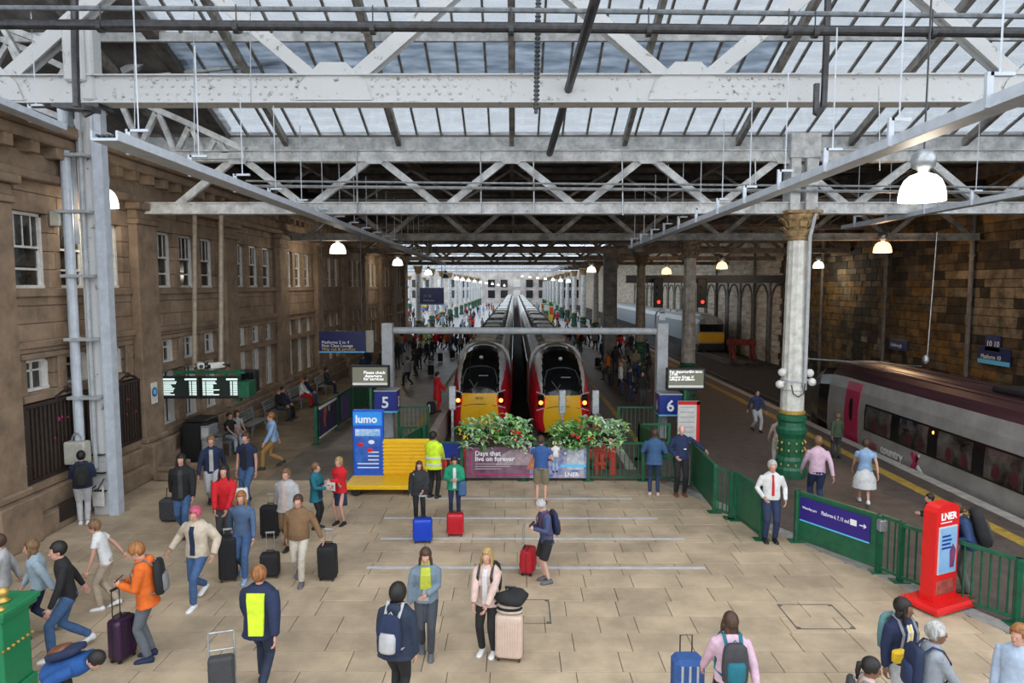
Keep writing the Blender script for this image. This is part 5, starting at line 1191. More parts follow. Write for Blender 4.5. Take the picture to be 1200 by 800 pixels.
def person(label, px, py, facing, top, bottom, hair='brown', hs='short', skin='fair', headpy=None, H=None, arms='hang', st=0.0, lean=0.0, nod=0.0, turn=0.0, bw=1.07, belly=0.0,
           hem=.86, legs='trousers', shoes=None, sleeve=1.0, seat=None, vox=.017, bare_leg=False, coat=0.0, group=None, loc=None, inner=None, female=False, hood=False, detail=True, lower=0.0):
    g = loc if loc is not None else gp(px, py)
    if H is None: H = pd(px, headpy, g.y).z if headpy is not None else 1.7
    H = max(1.0, min(1.93, H)); s = H/1.705
    t = thing('person', label, 'person', (g.x, g.y, g.z), math.radians(facing), group)
    S = lambda v: V(v)*s
    hz = .90 - .9*st*st - (lower or 0)
    if seat is not None: hz = seat/s+.10
    hip = V((0, 0, hz)); cl, sl = math.cos(lean), math.sin(lean); dz = hz-.90
    def T(p):
        x, y, z = p; z = z-.90; return V((x, y*cl - z*sl, hz + y*sl + z*cl))
    # legs
    an = []; kn = []; hp = []
    for i, sx in enumerate((1, -1)):
        h_ = V((sx*.095, 0, hz)); 
        if seat is not None: a_ = V((sx*.12, -.46, .09)); 
        else:
            f = -st if i == 0 else st; a_ = V((sx*(.10 if not st else .07), f, .085+(.10*st/.3 if f > 0 else .0)))
        k, a_ = ik(h_, a_, .43, .42, (0, -1, .25 if seat is not None else .0)); hp.append(h_); kn.append(k); an.append(a_)
    # arms
    sh = []; el = []; wr_ = []; A = ARMS[arms] if isinstance(arms, str) else arms
    for i, sx in enumerate((1, -1)):
        a0 = T((sx*.160*bw, .0, 1.372)); tx, ty, tz = A[i]; tgt = V((sx*tx, ty, tz+dz if seat is None else tz+dz)) if arms not in ('hang','walk','walk2') else T((sx*tx*bw, ty, tz)) + V((0, -0.0, 0))
        if arms in ('hang',): tgt = a0 + V((sx*.05*bw, .0-.04, -.55))
        e, w2 = ik(a0, tgt, .28, .27, (sx*.55, .75, -.35)); sh.append(a0); el.append(e); wr_.append(w2)
    # head frame
    nb = T((0, -.005, 1.44)); HR = Euler((0,0,math.radians(turn))).to_matrix() @ Euler((lean*.6+nod, 0, 0)).to_matrix()
    hc = nb + Euler((lean*.8+nod*.4,0,0)).to_matrix() @ V((0, -.025, .125)); hd = lambda p: hc + HR @ V(p)
    E3 = lambda mb, c, r, n=12, m=8, mi=0: mb.ell(S(c), tuple(q*s for q in r), n, m, mi, rot=HR)
    # ---- body: one continuous surface
    b = MB(); E3(b, hd((0,.012,.032)), (.074,.094,.100)); E3(b, hd((0,-.028,-.048)), (.054,.058,.066)); E3(b, hd((0,-.05,.005)), (.056,.045,.06))
    b.tube([S(T((0,.0,1.30))), S(nb), S(hd((0,.02,-.05)))], [.06*s,.052*s,.05*s], 10)
    tr = [(.90,.13,.085),(1.1,.115,.08),(1.3,.14,.085),(1.40,.13,.075),(1.44,.06,.055)]
    b.loft([[S(T((w*bw*.95*math.cos(k*PI/6), d*math.sin(k*PI/6), z))) for k in range(12)] for z, w, d in tr])
    for i in (0, 1):
        b.tube([S(sh[i]), S(sh[i].lerp(el[i],.5)), S(el[i]), S(el[i].lerp(wr_[i],.3)), S(wr_[i])], [.046*s,.044*s,.036*s,.036*s,.024*s], 8)
        b.tube([S(hp[i]), S(hp[i].lerp(kn[i],.5)), S(kn[i]), S(kn[i].lerp(an[i],.35)), S(an[i])], [.078*s,.066*s,.048*s,.05*s,.032*s], 8)
    x = MB()
    if detail:
        for sx in (-1, 1):
            E3(x, hd((sx*.029,-.086,.008)), (.012,.008,.007), 6, 4, 1); E3(x, hd((sx*.030,-.087,.026)), (.017,.007,.004), 6, 4, 2); E3(x, hd((sx*.075,.01,-.005)), (.010,.020,.032), 6, 4)
        x.loft([[S(hd(p)) for p in r] for r in ([(-.008,-.088,.015),(.008,-.088,.015),(.006,-.092,.012),(-.006,-.092,.012)],[(-.016,-.086,-.022),(.016,-.086,-.022),(.010,-.113,-.022),(-.010,-.113,-.022)],[(-.012,-.086,-.034),(.012,-.086,-.034),(.007,-.098,-.036),(-.007,-.098,-.036)])])
        E3(x, hd((0,-.087,-.058)), (.023,.010,.008), 8, 4, 3)
    for i, sx in enumerate((1, -1)):
        d = (wr_[i]-el[i]).normalized(); if_ = V((-sx,0,0)); nrm_ = (if_ - d*if_.dot(d)); nrm_ = nrm_.normalized() if nrm_.length > .1 else V((0,0,-1)); wd_ = d.cross(nrm_).normalized()
        if detail:
            c = wr_[i]+d*.045; Rr = M4(((wd_.x,d.x,nrm_.x),(wd_.y,d.y,nrm_.y),(wd_.z,d.z,nrm_.z))) if False else __import__('mathutils').Matrix(((wd_.x,d.x,nrm_.x),(wd_.y,d.y,nrm_.y),(wd_.z,d.z,nrm_.z)))
            x.ell(S(c), (.040*s,.052*s,.018*s), 8, 6, 0, rot=Rr)
            for f_, (o_, L_) in enumerate(((.028,.068),(.010,.078),(-.009,.072),(-.027,.055))):
                p0 = wr_[i]+d*.082+wd_*o_; p1 = p0+d*L_*.5+nrm_*.008; p2 = p1+d*L_*.32+nrm_*L_*.3; p3 = p2+d*L_*.05+nrm_*L_*.3
                x.tube([S(p0), S(p1), S(p2), S(p3)], [.0095*s,.009*s,.008*s,.006*s], 5)
            th = wd_ if (wd_.dot(V((0,-1,.3))) > 0) else -wd_
            p0 = wr_[i]+d*.02+th*.028; x.tube([S(p0), S(p0+d*.025+th*.024+nrm_*.01), S(p0+d*.055+th*.026+nrm_*.022)], [.012*s,.011*s,.008*s], 5)
        else: x.ell(S(wr_[i]+d*.07), (.03*s,.03*s,.05*s), 6, 4)
    bake(b, 'body', [SKIN[skin], EYE, HAIR[hair] if hair in HAIR else EYE, LIP], t, vox*s*.95, 2, extra=x)
    # ---- bottom garment
    if legs == 'skirt' or legs == 'dress':
        m = MB(); z0 = .50 if legs == 'skirt' else .45; fl = .20 if legs == 'skirt' else .27
        m.loft([[S(V((w*math.cos(k*PI/8)*(1+.05*math.cos(k*PI/2)), w*.75*math.sin(k*PI/8)+(z>.5)*0, z+dz))) for k in range(16)] for z, w in ((z0,fl),(.70,fl*.93),(.90,.165),(1.02,.14))])
        bake(m, 'skirt', bottom, t, vox*s, 2)
    if legs in ('trousers','shorts','leggings'):
        m = MB(); m.ell(S((0,.005,hz+.02)), (.155*bw*s,.115*s,.12*s), 14, 8)
        k_ = 1.0 if legs == 'trousers' else .86
        for i in (0, 1):
            if legs == 'shorts': m.tube([S(hp[i]), S(hp[i].lerp(kn[i],.5)), S(hp[i].lerp(kn[i],.98))], [.10*s,.105*s,.095*s], 12)
            else: m.tube([S(hp[i]), S(hp[i].lerp(kn[i],.5)), S(kn[i]), S(kn[i].lerp(an[i],.4)), S(an[i]+V((0,0,.0)))], [.10*s*k_,.088*s*k_,.068*s*k_,.066*s*k_,.056*s*k_], 12)
        bake(m, 'shorts' if legs == 'shorts' else 'trousers', bottom, t, vox*s, 3)
    # ---- shoes
    shm = shoes or BLACK
    for i in (0, 1):
        a_ = an[i]; tp = .35 if (st and i == 1) else 0; m = MB(); rg = []
        for yy, w, h in ((.075,.030,.05),(.05,.042,.085),(0,.045,.09),(-.06,.044,.06),(-.12,.050,.045),(-.165,.040,.035),(-.185,.018,.02)):
            zz = -yy*tp*0; rg.append([S(a_+V((w*cx_, yy, hh-.085+(max(0,-yy+0)*-tp)))) for cx_, hh in ((-1,.0),(1,.0),(1.05,h*.5),(.55,h),(-.55,h),(-1.05,h*.5))])
        m.loft(rg).build('shoe', shm, t, smooth=True)
    # ---- top garment
    c_ = coat; fw = .9 if female else 1.0
    rows = [(.86,.165,.118),(.98,.160*(1.0+belly*.5),.112+belly*.9),(1.10,.148*fw*(1+belly),.104+belly),(1.22,.163*fw**.5,.112+belly*.4+(.012 if female else 0)),(1.32,.172,.115+(.015 if female else 0)),(1.38,.160,.100),(1.425,.118,.082),(1.455,.075,.070),(1.475,.060,.062)]
    if hem < .86: rows = [(hem,.195,.14)]+rows
    elif hem > .87: rows = [r for r in rows if r[0] > hem]; rows = [(hem, rows[0][1], rows[0][2])]+rows
    m = MB(); m.loft([[S(T((math.cos(k*PI/8)*(w*bw+c_), math.sin(k*PI/8)*(d+c_)-(belly*.4 if z < 1.25 else 0), z))) for k in range(16)] for z, w, d in rows])
    for i in (0, 1):
        e_ = el[i]; w2 = wr_[i]; P_s = [S(sh[i]+V((0,0,-.0))), S(sh[i].lerp(e_,.5)), S(e_), S(e_.lerp(w2,.5)), S(w2)]; R_s = [(.056+c_*.6)*s,(.059+c_*.7)*s,(.053+c_*.6)*s,(.048+c_*.5)*s,(.040+c_*.4)*s]
        if sleeve < 1: P_s = P_s[:2]; R_s = [.058*s,.068*s]
        m.tube(P_s, R_s, 10)
    if hood: m.ell(S(T((0,.095,1.43))), (.10*s,.06*s,.07*s), 10, 6)
    tn = 'dress_top' if legs == 'dress' else 'top'
    bake(m, 'jacket' if coat > .008 else 'top', top, t, vox*s, 4)
    # shirt front panel
    def torso_y(z):
        for (z0,w0,d0),(z1,w1,d1) in zip(rows, rows[1:]):
            if z0 <= z <= z1: return (d0+(d1-d0)*(z-z0)/(z1-z0))+c_+(belly*.4 if z < 1.25 else 0)
        return rows[0][2]+c_
    def strip(name, mt, w0, w1, za, zb, off=.004, th=.01, x0=0.0, back=False, n=7):
        m = MB(); sg = 1 if back else -1; rg = []
        for i in range(n):
            z = za+(zb-za)*i/(n-1); w = w0+(w1-w0)*i/(n-1); y = sg*(torso_y(z)-.004)
            rg.append([S(T((x0-w, y*(1-.0), z))), S(T((x0+w, y, z))), S(T((x0+w*.9, y+sg*(off+th), z))), S(T((x0-w*.9, y+sg*(off+th), z)))])
        return m.loft(rg).build(name, mt, t)
    if inner is not None: strip('shirt_front', inner, .045, .04, rows[0][0]+.06, 1.40)
    # ---- hair
    if hs != 'bald' :
        m = MB(); hm_ = HAIR[hair]; n_, m_ = 16, 12; cc = (0,.022,.042) ; r_ = (.083,.099,.103) if hs != 'hood' else (.10,.115,.125)
        full = MB(); E3(full, hd(cc), r_, n_, m_)
        inv = HR.transposed(); keep = []
        for f in full.f:
            c = sum((V(full.v[i]) for i in f), V())/len(f); q = inv @ (c/s-hc)
            front = q.y < -.045+ (.02 if hs == 'buzz' else 0)
            low = -.055 if hs in ('short','buzz','bald_top') else -.09
            if front and q.z < .058: continue
            if q.y < .02 and q.z < -.01+(.02 if hs == 'short' else 0) and abs(q.x) < .2 and hs not in ('long','hood'): continue
            if q.z < low: continue
            if hs == 'bald_top' and q.z > .05: continue
            keep.append(f)
        full.f = keep; full.m = [0]*len(keep); o = full.build('hair', hm_, t, smooth=True)
        sol = o.modifiers.new('thick','SOLIDIFY'); sol.thickness = .012*s; sol.offset = 1
        if hs == 'long':
            m = MB(); 
            m.loft([[S(hd((math.cos(k*PI/6)*w, y0+math.sin(k*PI/6)*d, z))) for k in range(12)] for z, w, d, y0 in ((.05,.078,.06,.04),(-.03,.088,.055,.045),(-.12,.095,.042,.055),(-.20,.10,.035,.065),(-.28,.08,.025,.075))])
            for sx in (-1,1): m.tube([S(hd((sx*.075,-.02,.05))),S(hd((sx*.088,-.025,-.05))),S(hd((sx*.085,-.03,-.16))),S(hd((sx*.075,-.035,-.24)))],[.02*s,.026*s,.026*s,.012*s],7)
            bake(m, 'long_hair', hm_, t, vox*s, 2)
        if hs == 'pony': MB().tube([S(hd((0,.10,.05))),S(hd((0,.145,.02))),S(hd((0,.14,-.08))),S(hd((0,.12,-.18)))],[.025*s,.034*s,.03*s,.01*s],8).build('ponytail', hm_, t, smooth=True)
        if hs == 'bun': MB().ell(S(hd((0,.11,.08))),(.045*s,.04*s,.045*s),8,6).build('bun', hm_, t, smooth=True)
    r = dict(t=t, s=s, S=S, T=T, wr=wr_, el=el, hd=hd, sh=sh, strip=strip, rows=rows, M=M4.LocRotScale(V((g.x,g.y,g.z)), Euler((0,0,math.radians(facing))), None), ty=torso_y, bw=bw, HR=HR, hc=hc, f=facing, c=c_)
    return r
def sub(p, name, label, cat, origin, rz=None, group=None):      # a separate thing placed relative to a person
    w = p['M'] @ p['S'](origin); return thing(name, label, cat, w, math.radians(p['f'] if rz is None else rz), group), p['S'](origin)
def backpack(p, label, mt, mt2=None, z=1.18, hh=.24, w=.15, d=.11, label_name='backpack', straps=True):
    t, O = sub(p, label_name, label, 'backpack', p['T']((0, p['ty'](z)+.01+d*.0, z-hh))); s = p['s']; S, T = p['S'], p['T']; L = lambda q: S(T(q))-O
    y0 = p['ty'](z)+.005; m = MB()
    m.loft([[L((math.copysign(abs(math.cos(a))**.5, math.cos(a))*w*k, y0+d/2+math.copysign(abs(math.sin(a))**.5, math.sin(a))*d*.5*k, z+hh*zz)) for a in [i*PI/8 for i in range(16)]] for zz, k in ((-1,.75),(-.9,.98),(-.3,1.06),(.4,1),(.8,.88),(1,.55))]).build('bag', mt, t, smooth=True)
    MB().loft([[L((math.cos(a)*w*.75*k, y0+d+.0+math.sin(a)*.05*k, z-hh*.35+hh*.5*zz)) for a in [i*PI/6 for i in range(12)]] for zz, k in ((-1,.8),(-.8,1),(.6,1),(1,.8))]).build('pocket', mt2 or mt, t, smooth=True)
    MB().tube([L((-.03,y0+.03,z+hh*.95)),L((0,y0+.03,z+hh*1.12)),L((.03,y0+.03,z+hh*.95))],.008,5).build('grab_loop', mt2 or BLACK, t)
    if straps:
        for sx in (-1, 1):
            f = p['ty'](1.2)+.012; c = p['c']
            MB().tube([L((sx*.09,y0,z+hh*.8)),L((sx*.10,.05,1.455+c)),L((sx*.105,-.06,1.425+c)),L((sx*.11,-f-.005,1.30)),L((sx*.125,-f+.01,1.12)),L((sx*.17,-.02,1.0)),L((sx*.13,y0,z-hh*.8))],[(.022*s,.008*s)]*7,6).build('strap', mt2 or BLACK, t)
    return t
def suitcase(x, y, rz, label, mt, h=.56, w=.38, d=.24, handle=1.0, trim=None, ribs=7, group=None, tilt=0.0):
    t = thing('suitcase', label, 'suitcase', (x, y, 0), math.radians(rz), group)
    if tilt: t.rotation_euler = (tilt, 0, math.radians(rz))
    def ring(z, k, kk=0): return [V((math.copysign(abs(math.cos(a))**.35, math.cos(a))*w/2*k, math.copysign(abs(math.sin(a))**.35, math.sin(a))*d/2*k, z)) for a in [i*PI/12 for i in range(24)]]
    sl_ = MB().loft([ring(.06,.9),ring(.09,.99),ring(.13,1),ring(h-.02,1),ring(h+.03,.98),ring(h+.055,.88)])
    sl_ = sl_.build('shell', mt, t, smooth=True)
    for i in range(ribs):
        x_ = -w*.36+i*w*.72/(ribs-1)
        for sy in (-1,1): MB().bbox(x_-.012, sy*d/2-.006, .14, x_+.012, sy*d/2+.006, h-.03, .004).build('rib', mt, sl_)
    MB().loft([[v+V((0,0,0)) for v in [V((-w/2-.003,-.006,.08)),V((-w/2-.003,.006,.08)),V((-w/2-.003,.006,h+.02)),V((-w/2-.003,-.006,h+.02))]],[V((-w/2+.004,-.006,.08)),V((-w/2+.004,.006,.08)),V((-w/2+.004,.006,h+.02)),V((-w/2+.004,-.006,h+.02))]]).box(w/2-.004,-.006,.08,w/2+.003,.006,h+.02).box(-w/2+.02,-.006,h+.05,w/2-.02,.006,h+.06).build('zip', trim or BLACK, t)
    MB().tube([(-.07,d/2-.05,h+.05),(-.065,d/2-.05,h+.09),(.065,d/2-.05,h+.09),(.07,d/2-.05,h+.05)],.012,6).build('carry_handle', trim or BLACK, t)
    if handle: MB().tube([(-.07,d/2-.03,h+.03),(-.07,d/2-.03,handle)],.008,6).tube([(.07,d/2-.03,h+.03),(.07,d/2-.03,handle)],.008,6).bbox(-.085,d/2-.05,handle-.015,.085,d/2-.01,handle+.02,.006).build('pull_handle', trim or GALV, t)
    for sx in (-1,1):
        for sy in (-1,1): MB().tube([(sx*(w/2-.05)-.012,sy*(d/2-.05),.03),(sx*(w/2-.05)+.012,sy*(d/2-.05),.03)],.03,10).box(sx*(w/2-.05)-.015,sy*(d/2-.05)-.02,.03,sx*(w/2-.05)+.015,sy*(d/2-.05)+.02,.08).build('wheel', BLACK, t)
    return t
def phone(p, label, i=0):
    w_ = p['wr'][i]; t, O = sub(p, 'phone', label, 'phone', w_+(w_-p['el'][i]).normalized()*.09+V((0,0,.02)))
    MB().bbox(-.037,-.005,-.01,.037,.005,.14,.004).build('case', BLACK, t); t.rotation_euler.x = -.9; MB().box(-.033,.005,-.005,.033,.006,.135).build('glass', BLKGL, t); return t
K = dict
navy = fmt('cloth_navy',(.012,.022,.065)); jean = fmt('cloth_denim',(.05,.11,.24), scale=14); jeand = fmt('cloth_dark_denim',(.02,.035,.09)); blk = fmt('cloth_black',(.013,.013,.015)); char = fmt('cloth_charcoal',(.045,.045,.05))
grey = fmt('cloth_grey',(.20,.20,.21)); lgrey = fmt('cloth_light_grey',(.42,.42,.43)); cream = fmt('cloth_cream',(.55,.47,.37)); white = fmt('cloth_white',(.66,.66,.66)); tan = fmt('cloth_tan',(.20,.115,.055)); redc = fmt('cloth_red',(.55,.008,.015)); teal = fmt('cloth_teal',(.01,.14,.19))
greenc = fmt('cloth_emerald',(.01,.26,.14)); hiv = fmt('cloth_hi_vis',(.62,.85,.03), emit=0); orange = fmt('cloth_orange',(.66,.13,.012)); blue = fmt('cloth_blue',(.03,.09,.28)); lblue = fmt('cloth_light_blue',(.25,.38,.58)); pinkc = fmt('cloth_pink',(.62,.42,.52)); rose = fmt('cloth_dusty_rose',(.58,.42,.37))
khaki = fmt('cloth_khaki',(.22,.19,.12)); olive = fmt('cloth_olive',(.06,.085,.05)); refl = mat('reflective_tape',(.6,.62,.62),.3,var=0); tane = fmt('cloth_chinos',(.50,.45,.38)); wshoe = mat('white_shoe',(.72,.72,.72),.5,var=.05); brshoe = mat('brown_shoe',(.16,.06,.03),.5,var=.1); gshoe = mat('grey_shoe',(.12,.12,.13),.6,var=.2)
scarf = fmt('cloth_lime',(.45,.50,.05)); stripe_w = fmt('cloth_stripe_white',(.6,.6,.6))
# --- foreground and plaza figures
p = person('person in an orange jacket and grey joggers, head bent over a phone, at lower left', 176,771,-75,orange,fmt('cloth_slate',(.11,.125,.15)),'ginger','short',headpy=634,arms='phone',nod=.5,coat=.025,hem=.80,shoes=navy,hood=True,lean=.08)
backpack(p,'black and grey backpack on the person in the orange jacket',blk,grey); phone(p,'phone held by the person in the orange jacket')
suitcase(gp(137,779).x,gp(140,777).y+.12,75,'dark purple suitcase with tall handle beside the person in orange',mat('case_purple',(.035,.012,.04),.3,var=.1),.60,.36,.24,1.08,BLACK)
p = person('person in a white patterned top and pale trousers stooping behind the orange jacket',128,712,-75,white,fmt('cloth_beige',(.42,.34,.26)),'lightbrown','short',H=1.62,lean=.25,st=.12,arms='walk',sleeve=.5,shoes=wshoe)
p = person('person in black top and blue jeans with white shoes striding at the left',84,764,-50,blk,jean,'dark','short',headpy=628,st=.24,arms='walk',shoes=wshoe,lean=.12)
p = person('person in a pale denim jacket and navy trousers walking at the left edge',50,744,-60,fmt('cloth_pale_denim',(.28,.36,.42)),navy,'lightbrown','long',headpy=628,st=.22,arms='walk2',shoes=gshoe,coat=.02,female=True,lean=.1)
p = person('person in a light grey top and mauve trousers at the very left edge',6,744,-60,lgrey,fmt('cloth_mauve',(.20,.16,.20)),'brown','short',headpy=622,st=.25,arms='walk',coat=.02)
p = person('person in navy jacket and pale joggers standing behind the left steel column',93,617,-150,navy,fmt('cloth_pale_grey',(.46,.46,.48)),'dark','short',loc=V((-10.14,15.66,0)),H=1.76,arms='phone',coat=.02,shoes=wshoe,st=.05); backpack(p,'black backpack on the person behind the steel column',blk)
p = person('person in a royal blue coat bending low at the bottom left',95,838,80,fmt('cloth_royal',(.01,.07,.25)),blk,'dark','short',loc=V((-5.72,8.1,0)),H=1.6,lean=1.25,arms='front',coat=.03,nod=.3); backpack(p,'navy bag with brown straps on the bending person in royal blue',navy,brshoe,z=1.2,straps=False)
p = person('person in a black coat over a grey top and blue jeans walking with a holdall',216,626,12,blk,jean,'dark','long',headpy=530,st=.18,arms='walk',coat=.03,hem=.78,inner=char,female=True)
o = thing('holdall', 'dark striped holdall wheeled by the person in the black coat', 'bag', gp(200,610)); MB().bbox(-.22,-.15,.02,.22,.15,.55,.06).build('bag', char, o); MB().tube([(-.08,0,.55),(-.06,0,.8),(.06,0,.8),(.08,0,.55)],.012,6).build('handle', BLACK, o)
p = person('person in pale grey trousers and navy striped top hurrying behind the red jumper',250,594,20,navy,fmt('cloth_pale_grey',(1,1,1)),'lightbrown','short',headpy=502,st=.28,arms='walk2',inner=lgrey)
p = person('person in a bright red jumper with long dark hair pulling a case',266,646,10,redc,char,'dark','long',headpy=543,st=.15,arms='front',female=True,coat=.01)
o,_ = sub(p,'tote_bag','white tote bag hanging at the shoulder of the person in the red jumper','bag',(.27,-.02,.92)); MB().loft([[V((x*w,y*d,z)) for x,y in ((-1,-1),(1,-1),(1,1),(-1,1))] for z,w,d in ((0,.13,.05),(.12,.17,.08),(.34,.15,.04))]).build('bag', white, o, smooth=True); MB().tube([(-.1,0,.34),(-.04,0,.52),(.04,0,.52),(.1,0,.34)],.01,5).build('strap', blk, o)
p = person('person in an open blue waistcoat and jeans walking at the rear of the left group',291,592,-5,navy,jean,'brown','short',headpy=500,st=.18,arms='hang',sleeve=.5,inner=blk)
p = person('person with pink hair in a cream coat and blue jeans striding',234,704,-8,cream,jean,'pink','bun',headpy=588,st=.28,arms=((.36,-.12,.95),(.42,-.10,.98)),coat=.035,inner=navy,shoes=wshoe,female=True,nod=.15)
p = person('person in blue denim shirt and matching trousers walking behind the pink-haired person',286,676,8,fmt('cloth_mid_denim',(.07,.12,.22)),jean,'ginger','long',headpy=572,st=.22,arms='walk',female=True,nod=.1,shoes=lblue)
suitcase(gp(268,680).x,gp(268,680).y,20,'tall black suitcase between the cream coat and the denim shirt',blk,.78,.34,.28,.95,tilt=-.1)
suitcase(gp(317,676).x,gp(317,676).y,10,'small black cabin case right of the denim shirt',blk,.42,.36,.24,.85,ribs=5)
p = person('person in a pale grey jacket over a pink shirt pulling a black case',338,640,-5,lgrey,tan,'lightbrown','short',headpy=527,st=.2,arms='pullR',coat=.03,hem=.80,inner=rose,H=1.75)
suitcase(gp(317,629).x,gp(317,629).y,0,'upright black suitcase pulled by the person in the pale jacket',blk,.66,.40,.26,.95)
p = person('stocky person in a brown jumper and cream trousers with a black case',352,680,5,tan,tane,'brown','short',headpy=575,st=.22,arms=((.42,-.05,.88),(.26,.1,.85)),belly=.05,bw=1.12,coat=.015,H=1.72,shoes=gshoe)
suitcase(gp(383,681).x,gp(383,678).y,-5,'black suitcase with a grey lid pulled by the person in the brown jumper',blk,.62,.34,.28,.95,tilt=.06)
p = person('person in a teal tabard and dark leggings facing the person in red',371,619,80,teal,blk,'lightbrown','pony',headpy=542,arms='read',coat=.015,hem=.72,female=True,legs='leggings'); p['strip']('tabard_panel',navy,.10,.12,.8,1.15)
p = person('person in a red blazer, navy skirt and black tights holding a sheet of paper',399,614,-20,redc,navy,'blonde','pony',headpy=535,arms='fold',coat=.02,hem=.82,legs='skirt',female=True,bw=1.05)
p['strip']('scarf',redc,.05,.03,1.3,1.42)
m = MB()
for i in (0,1): pass
bk = p; o,_ = sub(p,'paper_sheet','white sheet held by the person in the red blazer','paper',(-.08,-.30,.93)); MB().bbox(-.15,-.004,0,.15,.004,.2,.002).build('sheet', WWIN, o)
p = person('person in a black quilted anorak holding the handle of a blue suitcase',492,612,5,fmt('cloth_anorak',(.025,.026,.03)),blk,'brown','long',headpy=540,arms='handle',coat=.04,hem=.78,female=True,bw=1.12,belly=.03,lean=-.02)
suitcase(gp(494,639).x,gp(494,637).y+.1,3,'glossy royal blue suitcase in front of the person in the black anorak',mat('case_blue',(.004,.05,.50),.25,var=.05),.48,.42,.26,1.0)
MB().tube([p['S'](p['T']((-.16,-.10,1.38))),p['S'](p['T']((0,-.17,1.2))),p['S'](p['T']((.18,-.12,1.0)))],.012,5).build('cross_strap', lgrey, p['t'])
p = person('person in a yellow hi-vis coat and black trousers standing with their back turned',508,583,160,hiv,blk,'dark','short',headpy=511,arms='front',coat=.04,hem=.76,shoes=BLACK,H=1.78)
for z in (.88,1.05): 
    m = MB(); yv = p['ty'](z); rg = [[p['S'](p['T']((math.cos(a)*(.172+.04+o_), math.sin(a)*(.118+.04+o_), z+dz_))) for a in [k*PI/12 for k in range(24)]] for o_, dz_ in ((-.02,-.03),(.012,-.025),(.012,.025),(-.02,.03))]; m.loft(rg).build('reflective_band', refl, p['t'])
p = person('person in an emerald green jacket looking down at a phone by a red case',533,608,5,greenc,navy,'dark','short',headpy=533,arms='phone',coat=.03,inner=white,female=True,nod=.35,hem=.80,legs='leggings')
MB().bbox(.08,-.24,.62,.28,-.1,.98,.04).build('draped_jacket', jean, p['t'])
suitcase(gp(533,630).x,gp(533,629).y+.1,0,'glossy red suitcase in front of the person in the emerald jacket',mat('case_red',(.48,.008,.02),.25,var=.05),.46,.38,.25,.0,BLACK)
p = person('person in a blue polo shirt and khaki shorts seen from behind carrying a baby',634,590,175,blue,khaki,'brown','short',headpy=526,arms='baby',sleeve=.5,bw=1.12,belly=.02,H=1.78,turn=-20,legs='shorts')
b_ = person('baby in a white top carried on the right arm of the blue polo shirt',655,590,190,white,lblue,'blonde','short',loc=p['M'] @ V((-.36,-.06,.82)),H=1.0,arms='hang',sleeve=.5,vox=.02)
b_['t'].scale = (.8,.8,.8)
p = person('grey-haired person in a blue long-sleeved top and black shorts reading a phone',641,681,-70,fmt('cloth_slate_blue',(.06,.075,.17)),blk,'grey','short',skin='pale',headpy=583,arms='phone',legs='shorts',nod=.55,lean=.12,hem=.80,shoes=gshoe,belly=.02)
backpack(p,'navy and red backpack on the grey-haired person',navy,fmt('cloth_maroon',(.15,.02,.03))); phone(p,'phone held by the grey-haired person')
suitcase(gp(619,672).x,gp(619,671).y,75,'red soft suitcase with a black pocket beside the grey-haired person',fmt('case_red_soft',(.42,.01,.02)),.44,.40,.26,.95)
p = person('person in a denim jacket with a lime scarf and slate trousers walking forward',500,765,5,fmt('cloth_faded_denim',(.16,.22,.28)),fmt('cloth_slate_dark',(.05,.055,.07)),'brown','long',headpy=640,st=.12,arms='belly',coat=.02,inner=lgrey,female=True,nod=.2,shoes=gshoe)
p['strip']('scarf',scarf,.09,.075,1.10,1.43,off=.012); MB().lathe([(.08,1.40),(.095,1.43),(.09,1.48),(.075,1.50)],n=12).build('scarf_loop', scarf, p['t'], smooth=True)
p = person('blonde person in a dusty rose jacket and black trousers holding a suitcase handle',572,765,-18,rose,blk,'blonde','long',headpy=640,arms='front',coat=.02,inner=white,female=True,hem=.80,shoes=wshoe,H=1.66)
backpack(p,'black backpack on the blonde person in the rose jacket',blk)
suitcase(gp(597,778).x,gp(597,776).y+.12,-8,'cream ribbed suitcase in front of the blonde person',mat('case_cream',(.58,.44,.36),.35,var=.06),.66,.42,.28,1.05,BLACK,ribs=9)
sx_, sy_ = gp(597,776).x, gp(597,776).y+.12
o = thing('striped_bag', 'black and cream striped soft bag lying on the cream suitcase', 'bag', (sx_,sy_,.735), math.radians(-8))
for i in range(6): MB().loft([[V((math.cos(a)*w,math.sin(a)*w*.6,.0+i*.04+zz)) for a in [k*PI/8 for k in range(16)]] for zz, w in ((0,.19-.004*i*i),(.02,.205-.004*i*i),(.038,.19-.005*i*i))]).build('stripe_band', blk if i%2 else cream, o, smooth=True)
o = thing('folded_coat', 'crumpled black coat lying on the striped bag', 'coat', (sx_+.02,sy_-.02,.965)); m = MB(); m.loft([[V((math.cos(a)*w*(1+.12*math.sin(3*a)),math.sin(a)*w*.8,z+.03*math.sin(2*a))) for a in [k*PI/10 for k in range(20)]] for z,w in ((-.06,.22),(0,.26),(.06,.20),(.09,.1))]); m.build('cloth', blk, o, smooth=True)
p = person('hooded person in a dark navy jacket with a silver grey bag, back turned',463,812,165,fmt('cloth_midnight',(.016,.028,.055)),blk,'dark','hood',loc=HP(463,686,1.75),arms='hang',coat=.045,hem=.80,H=1.75,st=.12,hood=True,lean=.1)
backpack(p,'navy rucksack with white stripes on the hooded person',navy,lgrey,z=1.15)
p = person('person with a hi-vis yellow panel on a navy jacket walking away at the bottom',300,820,180,navy,fmt('cloth_midnight_b',(.02,.028,.06)),'ginger','short',loc=HP(303,660,1.80),H=1.80,st=.2,arms='walk',coat=.045,hem=.78)
p['strip']('hi_vis_panel',hiv,.10,.12,.85,1.40,off=.008,back=True)
